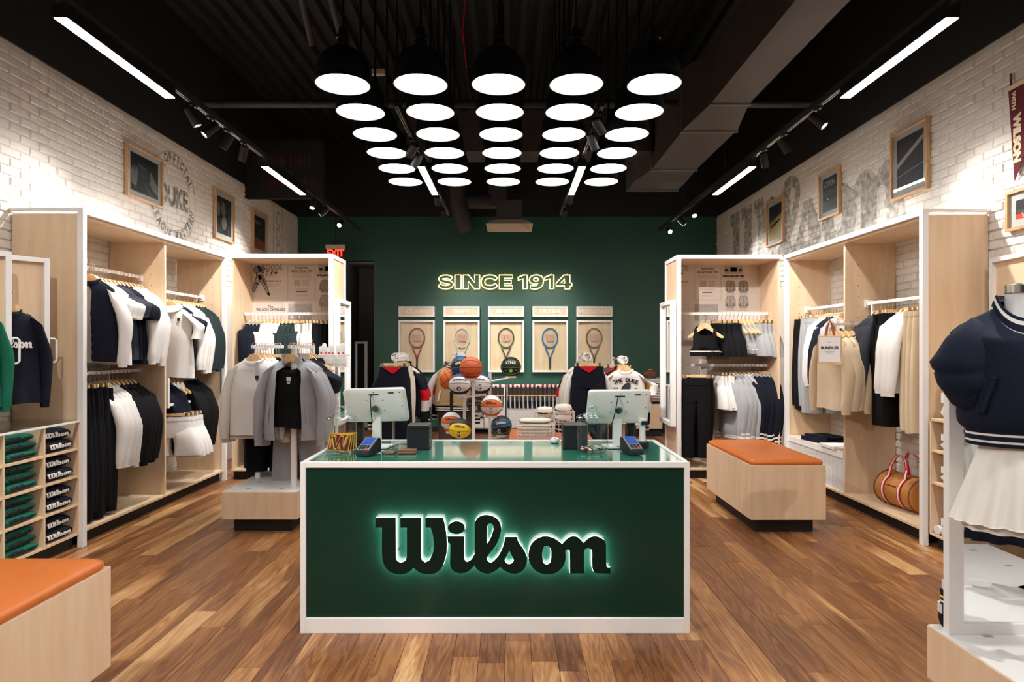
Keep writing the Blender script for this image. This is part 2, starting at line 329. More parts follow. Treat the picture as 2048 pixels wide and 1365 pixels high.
# walls
ceiling=struct(part('ceiling',MB().box(XL-.3,XR+.3,YF,YB+.4,ZC,ZC+.1),M_blackpaint))
mb=MB(); 
for i in range(40):
    xx=XL+.1+i*.19; mb.add([(xx,YF,ZC),(xx+.03,YF,ZC-.07),(xx+.09,YF,ZC-.07),(xx+.12,YF,ZC),(xx,YB,ZC),(xx+.03,YB,ZC-.07),(xx+.09,YB,ZC-.07),(xx+.12,YB,ZC)],[(0,1,5,4),(1,2,6,5),(2,3,7,6)])
part('deck_ribs',mb,M_blackpaint,ceiling,kind='stuff')
BL,BH=.205,.0705
def brick_mesh(seed,half=False):
    r=random.Random(seed); l=(BL if not half else BL/2)-.009; h=BH-.009; d=.007+r.random()*.006; j=lambda:(r.random()-.5)*.006
    o=[(-l/2,-h/2),(l/2,-h/2),(l/2,h/2),(-l/2,h/2)]
    o=[(a+j(),b+j()) for a,b in o]; e=.006
    v=[(a,0,b) for a,b in o]+[(a*(1-e*2/l),-d-j()*.5,b*(1-e*2/h)) for a,b in o]
    return v,[(4,5,6,7),(0,1,5,4),(1,2,6,5),(2,3,7,6),(3,0,4,7)]
BV=[brick_mesh(i) for i in range(8)]
def build_wall(name,xw,s):
    wall=struct(part(name,MB().box(min(xw,xw-s*.2),max(xw,xw-s*.2),YF,YB+.2,0,ZP),M_mortar))
    part('black_upper_wall',MB().box(min(xw+s*.02,xw-s*.2),max(xw+s*.02,xw-s*.2),YF,YB+.2,ZP,ZC),M_blackpaint,wall)
    cells=[]; rows=int(ZP/BH)
    for r in range(rows):
        z=(r+.5)*BH
        y=3.4+(BL/2 if r%2 else 0)
        while y<YB-.05:
            cells.append((y+BL/2,z)); y+=BL
    def key(c):
        y,z=c
        vis=(z>2.58 and y>4.75 and y<YB)
        return (0 if vis else 1, y)
    cells.sort(key=key)
    rot=Matrix.Rotation(s*pi/2,4,'Z'); mes=[]
    for v,f in BV:
        me=MB().add([tuple(rot@Vector(p)) for p in v],f).mesh('brick',M_brick); mes.append(me)
    for i,(y,z) in enumerate(cells[:298]): link('brick',mes[i*7%8],wall,(xw,y,z))
    mb=MB()
    for i,(y,z) in enumerate(cells[298:]):
        if z<2.3 and y>8.2: continue
        v,f=BV[i*5%8]; mb.add([tuple(rot@Vector(p)+Vector((xw,y,z))) for p in v],f)
    part('bricks_beyond',mb,M_brick,wall,kind='stuff'); return wall
wall_left=build_wall('wall_left',XL,1); wall_right=build_wall('wall_right',XR,-1)
# back wall with doorway
dx0,dx1=P(690,0,YB).x,P(748,0,YB).x; dz=1.52+172/1300*YB
mb=MB().box(XL,dx0,YB,YB+.2,0,ZP).box(dx0,dx1,YB,YB+.2,dz,ZP).box(dx1,XR,YB,YB+.2,0,ZP)
wall_back=struct(part('wall_back',mb,M_green))
part('black_upper_wall',MB().box(XL,XR,YB-.01,YB+.2,ZP,ZC),M_blackpaint,wall_back)
struct(part('wall_front',MB().box(XL-.2,XR+.2,YF-.2,YF,0,ZC),mat('front_wall',(58,54,50),.7,bump=(30,.1,.01))))
M_dark=mat('dark_corridor',(30,26,26),.7,bump=(30,.1,.01)); M_dark2=mat('corridor_ceiling',(96,90,86),.8,bump=(30,.1,.01))
struct(part('wall_corridor',MB().box(dx0-.6,dx0-.5,YB+.2,YB+3.2,0,3.3).box(dx1+.5,dx1+.6,YB+.2,YB+3.2,0,3.3).box(dx0-.6,dx1+.6,YB+3.2,YB+3.3,0,3.3),M_dark))
struct(part('ceiling_corridor',MB().box(dx0-.6,dx1+.6,YB+.2,YB+3.3,3.3,3.36),M_dark2))
struct(part('floor_corridor',MB().box(dx0-.6,dx1+.6,YB+.25,YB+3.3,-.06,0),M_dark))
t=thing('corridor_lamp','small round recessed lamp glowing in the dark corridor ceiling','lamp',(-3.05,YB+1.7,3.3))
part('trim_ring',MB().lathe([(.05,-.012),(.075,-.012),(.08,0)],20),M_white,t); part('lens',MB().lathe([(.001,-.008),(.05,-.008)],20),M_spotlens,t)
ld=bpy.data.lights.new('corridor','POINT'); ld.energy=7; ld.shadow_soft_size=.05; ld.color=(1,.85,.75); lo=bpy.data.objects.new('corridor_bulb',ld); C.objects.link(lo); lo.parent=t; lo.location=(0,0,-.08)
# tall white-framed mirror in corridor
t=thing('corridor_mirror','narrow white-framed mirror standing in the dark corridor','mirror',(P(722,0,12.3).x,12.3,0),R(-40))
mb=MB().box(-.17,-.13,-.02,.02,.0,1.62).box(.13,.17,-.02,.02,0,1.62).box(-.13,.13,-.02,.02,1.58,1.62).box(-.13,.13,-.02,.02,0,.06)
part('frame',mb,M_white,t); part('glass_panel',MB().box(-.13,.13,-.005,.005,.06,1.58),M_mirror,t)
for nm,x0,x1 in (('baseboard_back',dx1,XR),): struct(part(nm,MB().box(x0,x1,YB-.015,YB,0,.09),M_blackm))
# murals on brick
M_mural=fadepaint('mural_grey',(118,116,104),.1,.62)
M_mural2=fadepaint('mural_pale',(152,149,139),.0,.42)
mx=XL+.0165
mb=MB(); yc,zc=7.32,3.2
def ring(r,w): 
    m=MB(); n=64; v=[(yc+rr*cos(2*pi*k/n),zc+rr*sin(2*pi*k/n)) for rr in (r-w/2,r+w/2) for k in range(n)]
    return m.add([(mx,a,b) for a,b in v],[(k,(k+1)%n,(k+1)%n+n,k+n) for k in range(n)])
part('painted_ring',ring(.5,.014),M_mural,wall_left); part('painted_ring',ring(.37,.012),M_mural,wall_left)
def arc_text(s,a0,a1,r,size,inner=False):
    m=MB()
    for i,ch in enumerate(s):
        if ch==' ': continue
        a=R(a0+(a1-a0)*i/(len(s)-1)); t=text_mb(ch,size,.006,.0005,.8)
        rot=a-pi/2 if not inner else a+pi/2
        m2=onface(t,(mx,yc+r*cos(a),zc+r*sin(a)),(0,cos(rot),sin(rot)),(0,-sin(rot),cos(rot))); m.add(m2.v,m2.f)
    return m
part('painted_lettering',arc_text('OFFICIAL',112,32,.435,.13),M_mural,wall_left)
part('painted_lettering',arc_text('LEAGUE PATTERN',205,345,.435,.125,True),M_mural,wall_left)
part('painted_lettering',onface(text_mb('DUKE',.3,.016,.0005,.78),(mx,7.33,3.2),(0,1,0),(0,0,1)),M_mural,wall_left)
mb=MB().box(mx,mx+.001,10.38,10.40,2.6,3.8).box(mx,mx+.001,10.80,10.82,2.6,3.8)
for k in range(3):
    n=20; zz=3.6-k*.26
    mb.add([(mx,10.6+rr*cos(2*pi*j/n),zz+1.3*rr*sin(2*pi*j/n)) for rr in (.07,.1) for j in range(n)],[(j,(j+1)%n,(j+1)%n+n,j+n) for j in range(n)])
part('painted_band',mb,M_mural,wall_left)
part('painted_lettering',onface(text_mb('DE',.26,.01,.0005),(mx,10.6,2.85),(0,0,1),(0,-1,0)),M_mural,wall_left)
mxr=XR-.0165
lm=logo_mb(4.9,.0001); lm.v=[(a,b*.92,c) for a,b,c in lm.v]
part('painted_lettering',onface(lm,(mxr,8.4,3.19),(0,-1,0),(0,0,1)),M_mural2,wall_right)
# ------------------------------------------------------------------ ceiling services
def pipe(name,label,pts,r,m=M_blackpaint,cat='pipe'):
    return tag(part(name,MB().tube(pts,r,10),m,smooth=True),label,cat)
pipe('sprinkler_pipe','black sprinkler pipe running across under the ceiling',[(-3.6,7.6,4.36),(3.5,7.6,4.36)],.045,mat('dark_pipe',(44,41,40),.6,bump=(30,.1,.01)))
pipe('conduit_pipe','dark pipe above the left linear lamp, slanting towards the back',[(-1.9,3.0,4.9),(-1.9,5.8,4.75),(-1.9,6.2,4.4)],.035,mat('dark_pipe',(44,41,40),.6))
pipe('conduit_pipe','dark pipe beside the leftmost column of pendants',[(-1.25,2.6,4.9),(-1.8,7.3,4.55)],.03,mat('dark_pipe',(44,41,40),.6))
pipe('red_cable','thin red cable dangling above the middle pendants',[P(931,-5,4.4),P(925,60,4.4),P(929,100,4.4),P(933,135,4.4)],.004,mat('red_cable',(170,10,25),.5,bump=(90,.1,.001)),'cable')
def duct(label,secs,mat_=M_duct,seams=()):
    t=thing('air_duct',label,'duct',(secs[0][0],secs[0][2],secs[0][3]))
    o=Vector(t.location); rings=[]
    for x0,x1,y,z,h in secs: rings.append([Vector((x0,y,z))-o,Vector((x1,y,z))-o,Vector((x1,y,z+h))-o,Vector((x0,y,z+h))-o])
    part('duct_body',MB().loft(rings),mat_,t)
    for x0,x1,y,z,h in seams:
        e=.018; part('flange',MB().box(x0-e-o.x,x1+e-o.x,y-.02-o.y,y+.02-o.y,z-e-o.z,z+h-o.z),mat('flange_steel',(112,108,106),.5,.4,bump=(50,.1,.002)),t)
    return t
duct('big square grey air duct stepping down along the right side of the ceiling',[(2.13,2.54,1.6,4.12,.55),(2.13,2.54,6.95,4.12,.55),(1.93,2.54,7.3,3.96,.7),(1.93,2.54,8.95,3.96,.7),(1.75,2.5,9.3,3.88,.7),(1.75,2.5,9.8,3.88,.7)],
  seams=[(2.13,2.54,3.2,4.12,.55),(2.13,2.54,6.95,4.12,.55),(1.93,2.54,7.34,3.96,.6),(1.93,2.54,8.95,3.96,.6),(1.75,2.5,9.8,3.88,.6)])
M_ductd=mat('duct_dark',(50,46,45),.65,bump=(8,.12,.01),var=(2,.1))
duct('wide dark duct crossing behind the hanging pendants',[(-.75,-.7,8.9,4.02,.6),(1.75,1.76,8.9,4.02,.6)][:1]+[(1.75,1.8,8.9,4.02,.6)],M_ductd) if False else None
t=thing('air_duct','wide dark rectangular duct crossing behind the rows of pendants','duct',(.5,9.0,4.15)); part('duct_body',MB().box(-2.4,1.4,-.25,.25,0,.55),M_ductd,t); part('flange',MB().box(-.02,.02,-.27,.27,-.02,.57),M_ductd,t)
t=thing('round_duct','round dark duct elbow hanging over the green wall','duct',P(915,400,10.95))
part('duct_body',MB().tube([(0,0,ZC-P(915,400,10.95).z),(0,0,.05),(.02,.0,-.12),(.07,.1,-.3),(.08,.25,-.42)],.15,16),M_ductd,t,smooth=True)
part('branch',MB().tube([(.05,.1,.0),(.55,.12,.0),(.62,.12,.02)],.13,16),M_ductd,t,smooth=True); part('riser',MB().tube([(.68,.12,-.1),(.68,.12,.45)],.16,16),M_ductd,t,smooth=True)
t=thing('ceiling_diffuser','square white air diffuser hanging above the glowing year sign','diffuser',P(1019,456,10.3))
mb=MB()
for i,(w,z) in enumerate(((.36,0),(.29,.03),(.2,.06))): 
    mb.loft([[(-w,-w,z),(w,-w,z),(w,w,z),(-w,w,z)],[(-w+.09,-w+.09,z+.07),(w-.09,-w+.09,z+.07),(w-.09,w-.09,z+.07),(-w+.09,w-.09,z+.07)]],cap0=False,cap1=False)
part('louvre',mb,mat('diffuser_cream',(196,180,158),.6,bump=(40,.05,.002)),t); part('plenum',MB().box(-.2,.2,-.2,.2,.12,.4),M_ductd,t)
t=thing('speaker_box','small beige emergency lamp box between the pendants','lamp',P(757,150,6.4))
part('body',rbox(.13,.06,.05,.015),mat('beige_box',(196,176,152),.5,bump=(50,.05,.001)),t)
# red stencilled partition far up left
M_fl=mat('firewall_board',(8,8,8),.8,bump=(20,.1,.01)); M_fr=mat('stencil_red',(84,16,13),.8,bump=(60,.2,.002),var=(20,.4))
t=thing('marked_bulkhead','dark bulkhead with faded red stencilled lettering high on the left','bulkhead',(-3.1,9.3,4.0))
bd=part('board',MB().box(-.75,.4,0,.1,-.35,.5),M_fl,t)
mb=MB(); r2=random.Random(5)
for row,z0 in ((0,.12),(1,-.2)):
    xx=-.6+row*.15
    while xx<.3:
        w=.02+r2.random()*.035
        mb.box(xx,xx+.014,-.003,0,z0,z0+.13)
        if r2.random()<.7: mb.box(xx,xx+w,-.003,0,z0+.115,z0+.13)
        if r2.random()<.5: mb.box(xx,xx+w,-.003,0,z0+.055,z0+.07)
        if r2.random()<.4: mb.box(xx+w,xx+w+.012,-.003,0,z0,z0+.13)
        xx+=w+.03
        if r2.random()<.12: xx+=.05
part('stencil_marks',mb,M_fr,bd,kind='stuff')
# ------------------------------------------------------------------ exit sign
e=P(671,490,10.9)
t=thing('exit_sign','red glowing exit sign above the dark doorway','sign',e)
part('housing',MB().box(-.16,.16,-.03,.03,-.075,0),mat('beige_box',(196,176,152),.5),t,bevel=.006); part('mount',MB().box(-.07,.07,-.02,.02,0,.03).box(-.008,.008,-.008,.008,.03,ZC-e.z),M_blackm,t)
pn=part('panel',MB().box(-.155,.155,-.006,.006,-.30,-.075),mat('exit_panel',(90,14,10),.2,bump=(40,.02,.001)),t)
part('lettering',onface(text_mb('EXIT',.155,.006,.002,.9),(0,-.012,-.145),(1,0,0),(0,0,1)),M_exit,pn)
# ------------------------------------------------------------------ lamps
def pendant():
    t=thing('pendant_lamp','x','lamp',group='dome pendants in the ceiling grid')
    # origin at the rim; dome above
    pr=[(.196,0),(.203,0),(.203,.012),(.198,.02)]+[(.198*cos(R(a))**.72,.05+.22*sin(R(a))) for a in (0,12,25,38,50,62,72,80,85)]+[(.045,.27),(.045,.275)]
    part('shade',MB().lathe(pr,28),M_black,t,smooth=True)
    part('inner_rim',MB().lathe([(.196,0),(.19,.01),(.186,.018)],28),M_white,t,smooth=True)
    part('diffuser',MB().loft([[(.188*cos(2*pi*k/28),.188*sin(2*pi*k/28),.006) for k in range(28)]],cap0=True,cap1=False),M_pend,t)
    part('socket_cap',MB().lathe([(.048,.27),(.05,.29),(.042,.30),(.042,.335),(.05,.34),(.05,.36),(.036,.37),(.03,.42),(.0,.425)],18),M_black,t,smooth=True)
    part('stem',MB().cyl((0,0,.41),(0,0,ZC-3.455),.011,8),M_black,t)
    return t
p0=pendant(); ordn=['first','second','third','fourth','fifth','sixth','seventh','eighth','ninth','tenth','eleventh','twelfth']
def nth(i): return ordn[i] if i<len(ordn) else f'{i+1}th'
for r in range(6):
    for c in range(5):
        loc=(-.096+(c-2)*.5745,4.8+r*.566,3.455)
        lab=f'black dome pendant, {nth(r)} row back from the counter, {nth(c)} from the left'
        if r==0 and c==0: p0.location=loc; p0['label']=lab
        else: dup(p0,loc,label=lab)
def track(x,y0,y1,lab):
    t=thing('lighting_track',lab,'track',(x,y0,3.52)); l=y1-y0
    part('rail',MB().box(-.02,.02,0,l,.0,.055),mat('track_grey',(38,37,37),.5,bump=(60,.05,.001)),t)
    part('conductor',MB().box(-.012,-.008,0,l,-.004,0).box(.008,.012,0,l,-.004,0),M_chrome,t)
    k=0
    while k*1.9+.3<l:
        part('hanger_wire',MB().cyl((0,k*1.9+.3,.05),(0,k*1.9+.3,ZC-3.52),.003,5),M_black,t); k+=1
    return t
def strip(x,y0,l,lab):
    t=thing('linear_lamp',lab,'lamp',(x,y0,3.43),group='white linear lamps on the tracks')
    part('housing',MB().box(-.042,.042,0,l,.002,.088),M_black,t); part('light_strip',MB().box(-.036,.036,.004,l-.004,-.002,.003),M_strip,t)
    return t
for nm,x,sd in (('left',-2.62,'left'),('right',2.56,'right')):
    track(x,-2.0,11.25,f'long dark lighting track along the {sd} brick wall')
    strip(x,3.77,1.22,f'near white linear lamp on the {sd} wall track, closest to the camera')
    strip(x,6.9,1.26,f'farther white linear lamp on the {sd} wall track')
    strip(x,-.6,1.22,f'added fill lamp behind the camera on the {sd} wall track')  # added lamp out of view, brightens the room from behind
for x,sd in ((-.96,'left'),(.75,'right')):
    track(x,5.4,9.9,f'short lighting track behind the pendants, {sd} of the two')
    strip(x,6.9,1.26,f'linear lamp seen through the pendants, {sd} of the middle pair')
    strip(x,-.6,1.22,f'added fill lamp behind the camera, {sd} of the middle pair')  # added out-of-view lamp for light from behind
for x in (-1.0,.8):
    for yy,w_ in ((1.0,'before the counter'),(-2.6,'by the entrance')): strip(x,yy,1.22,f'added fill lamp overhead behind the camera, {"left" if x<0 else "right"} of the pair {w_}')  # unseen lamps added to light the counter and bench fronts
for x in (-1.9,-.1,1.7): strip(x,-1.4,1.22,f'added fill lamp over the entrance, {"left" if x<-1 else "middle" if x<1 else "right"} of three')  # three more unseen lamps added for front light
def spot(x,y,target,lab,watt=None,cone=82):
    t=thing('track_spotlight',lab,'spotlight',(x,y,3.52),group='black spotlights on the tracks')
    part('adapter',MB().box(-.015,.015,-.05,.05,-.02,.0).cyl((0,0,-.02),(0,0,-.06),.008),M_black,t)
    d=(Vector(target)-Vector((x,y,3.42))).normalized(); q=d.to_track_quat('-Z','Y').to_matrix().to_4x4()
    Mx=Matrix.Translation((0,0,-.11))@q
    hd=part('head',MB().lathe([(0,.075),(.036,.075),(.038,.07),(.038,-.072),(.033,-.075),(.03,-.06)],18).xf(Mx),M_blackm,t,smooth=True)
    part('lens',MB().loft([[(.03*cos(2*pi*k/14),.03*sin(2*pi*k/14),-.062) for k in range(14)]],cap1=False).xf(Mx),M_spotlens,hd)
    ld=bpy.data.lights.new('spot','SPOT'); ld.energy=SPOT_W if watt is None else watt; ld.spot_size=R(cone); ld.spot_blend=1; ld.shadow_soft_size=.03; ld.color=SPOT_COL
    lo=bpy.data.objects.new('spot_beam',ld); C.objects.link(lo); lo.parent=t; lo.matrix_local=Matrix.Translation(Vector((0,0,-.11))+d*.08)@q
    return t
for sd,x,ys,tx in (('left',-2.62,(5.66,5.99,6.35,8.58,9.08,9.96),-3.62),('right',2.56,(5.43,6.1,6.58,9.14,9.79,10.56),3.48)):
    for i,y in enumerate(ys):
        if i==0: tg=(tx,y-.6,2.2)
        elif i==1: tg=(tx,y+.1,1.9)
        elif i==2: tg=(tx*.95,y+.9,1.5)
        elif i==3: tg=(tx*.75,7.8,1.7)
        elif i==4: tg=(tx,y-.3,2.4)
        else: tg=(tx*.78,7.7,1.9)
        spot(x,y,tg,f'added black fill spotlight on the {sd} wall track, {nth(i)} from the front')
    spot(x,2.4,(tx,3.0,1.5),f'added black fill spotlight on the {sd} wall track, behind the camera')  # unseen spot added to light the near wall side
    spot(x,2.9-.2*(x>0),(tx*.9,4.4,1.3),f'added black fill spotlight on the {sd} wall track, before the near lamp',watt=34)  # added spot kept above the view, lights the near cabinets
    spot(x,1.4,(x*.55,3.0,.1),f'added black fill spotlight on the {sd} wall track, aimed at the floor before the counter',cone=75)  # unseen spot added to brighten the floor
for sd,x,ys in (('left',-.96,(6.27,6.6,8.4,9.24)),('right',.75,(5.57,6.0,8.3,9.2))):
    for i,y in enumerate(ys):
        tg=[(-2.6 if x<0 else 2.5,8.0,1.75),(x*2.6,7.2,.9),(x*.9,YB,1.35),(x*.6,YB,1.6)][i]
        spot(x,y,tg,f'black spotlight on the {sd} middle track, {nth(i)} from the front',watt=78 if i>1 else 105 if i==0 else 70,cone=58 if i<2 else 50)
spot(2.56,.8,(-1.75,2.3,.35),'added fill spotlight on the right track behind the camera, turned to the left bench',watt=190,cone=50)  # added unseen spot, brightens the bench side
spot(-2.62,.8,(.8,3.3,.5),'added fill spotlight on the left track behind the camera, turned to the counter',watt=150,cone=60)  # added unseen spot, brightens the counter front
spot(-2.62,5.35,(-1.5,6.0,.9),'added fill spotlight turned to the rack on the left platform',watt=80,cone=45)  # extra head added to brighten the rack
spot(2.56,2.85,(1.75,2.4,1.3),'added fill spotlight turned to the mannequin',watt=70,cone=45)  # added spot above the view, brightens the mannequin
# ------------------------------------------------------------------ wall cabinets
H=2.575
def holes(mb,x0,x1,y,zs,ax='y'):
    for z in zs: mb.cbox((x0,y,z) ,(.008,.001,.008)) ; mb.cbox((x1,y,z),(.008,.001,.008))
def wall_unit(s,XF,XW,Y0,Ym,Y1,side):
    t=thing('display_cabinet',f'tall birch and white open clothes cabinet along the {side} brick wall','cabinet',(XF,Y0,0))
    def bx(name,x0,x1,y0,y1,z0,z1,m=M_birch,bev=.0015,**k):
        a,b=sorted((x0-XF,x1-XF)); return part(name,MB().box(a,b,y0-Y0,y1-Y0,z0,z1),m,t,bevel=bev,**k)
    xi=XF-s*-.012 if False else XF+(-.012 if s<0 else .012)
    bx('end_panel',xi,XW,Y0+.004,Y0+.03,.1,H-.045); bx('divider',XF+s*.015,XW,Ym-.014,Ym+.014,.12,H-.045); bx('end_panel',xi,XW,Y1-.02,Y1+.005,.1,H-.045)
    bx('top_panel',xi,XW,Y0+.03,Y1-.02,H-.07,H-.045); bx('bottom_panel',XF+s*.005,XW,Y0+.03,Y1,.1,.122)
    bx('plinth',XF+s*.06,XW,Y0+.05,Y1,0,.1,M_blackm)
    f=.022; xo=XF-s*.022
    bx('post',xo,xo+s*.045,Y0-.02,Y0+.025,0,H,M_white); bx('post',xo,xo+s*.045,Y1-.03,Y1+.015,0,H,M_white)
    bx('top_rail',xo,xo+s*.045,Y0+.025,Y1-.03,H-.045,H,M_white); bx('end_rail',xo+s*.045,XW,Y0-.02,Y0+.02,H-.022,H,M_white); bx('back_cover',XF+s*.03,XW,Y0+.02,Y1,H-.045,H-.035,M_white)
    mb=MB()
    for z in [x*.1 for x in range(7,24)]:
        for dd in (.14,.42):
            for yy in (Ym-.0145,Y1-.0205): mb.cbox((s*dd,yy-Y0,z),(.007,.001,.007))
    part('peg_holes',mb,M_hole,t); return t,bx
UL,bL=wall_unit(-1,-3.265,-3.80,4.94,6.16,7.40,'left')
UR,bR=wall_unit(1,3.16,3.655,4.98,6.20,7.47,'right')
def rail(bx,x,y0,y1,z,t=None):
    o=bx('hanging_rail',x-.012,x+.012,y0,y1,z-.014,z+.014,M_white); bx('rail_bracket',x-.03,x+.03,y1-.012,y1,z-.04,z+.03,M_white)
rail(bL,-3.52,5.02,6.146,2.18); rail(bL,-3.52,5.02,6.146,1.30); rail(bL,-3.52,6.22,7.38,2.08); rail(bL,-3.52,6.22,7.38,1.28)
rail(bR,3.39,5.04,6.186,1.93); rail(bR,3.39,6.26,7.45,1.95); 
# short shorts arm in the left far bay
bL('hanging_rail',-3.312,-3.288,6.25,6.66,.946,.97,M_white); bL('rail_bracket',-3.312,-3.288,6.23,6.255,.93,1.22,M_white)
# beige shirt arm on the right
bR('hanging_rail',2.98,3.40,6.09,6.11,1.72,1.742,M_white); bR('rail_bracket',3.38,3.405,6.085,6.115,1.72,1.95,M_white)
# near end small hardware and left shelf
def corner_unit(s,X0,X1,Y0,Y1,side):
    """X0 = wall side, X1 = inner side"""
    t=thing('display_cabinet',f'birch and white clothes cabinet facing the room in the back {side} corner','cabinet',((X0+X1)/2,Y0,0)); ox=(X0+X1)/2
    def bx(name,x0,x1,y0,y1,z0,z1,m=M_birch,bev=.0015):
        a,b=sorted((x0-ox,x1-ox)); return part(name,MB().box(a,b,y0-Y0,y1-Y0,z0,z1),m,t,bevel=bev)
    d=1 if X1>X0 else -1
    bx('side_panel',X0+d*.03,X0+d*.052,Y0+.01,Y1-.02,.12,H-.05); bx('side_panel',X1-d*.04,X1-d*.012,Y0+.01,Y1-.02,.12,H-.05)
    bx('top_panel',X0+d*.03,X1-d*.012,Y0+.01,Y1,H-.05,H-.028); bx('bottom_panel',X0+d*.03,X1-d*.012,Y0+.0,Y1,.1,.122); bx('plinth',X0+d*.03,X1-d*.06,Y0+.06,Y1,0,.1,M_blackm)
    bx('post',X1,X1-d*.045,Y0-.025,Y0+.02,0,H,M_white); bx('post',X1,X1-d*.045,Y1-.045,Y1,0,H,M_white)
    bx('top_rail',X0+d*.02,X1-d*.045,Y0-.025,Y0+.02,H-.045,H,M_white); bx('side_rail',X1,X1-d*.045,Y0+.02,Y1-.045,H-.045,H,M_white); bx('side_rail',X1-d*.005,X1-d*.045,Y0+.02,Y1-.045,.56,.6,M_white)
    bk=bx('back_panel',X0+d*.03,X1-d*.03,Y1-.02,Y1-.002,.122,H-.05,M_paper)
    return t,bx,bk
CL,cL,backL=corner_unit(-1,-3.22,-2.03,7.40,7.97,'left')
CR,cR,backR=corner_unit(1,3.12,1.90,7.47,8.06,'right')
def railx(bx,x0,x1,y,z): bx('hanging_rail',x0,x1,y-.012,y+.012,z-.016,z+.016,M_white); 
railx(cL,-3.16,-2.07,7.68,1.91); railx(cL,-3.16,-2.07,7.68,1.16); railx(cR,1.94,3.06,7.76,1.915); railx(cR,1.94,3.06,7.76,1.30)
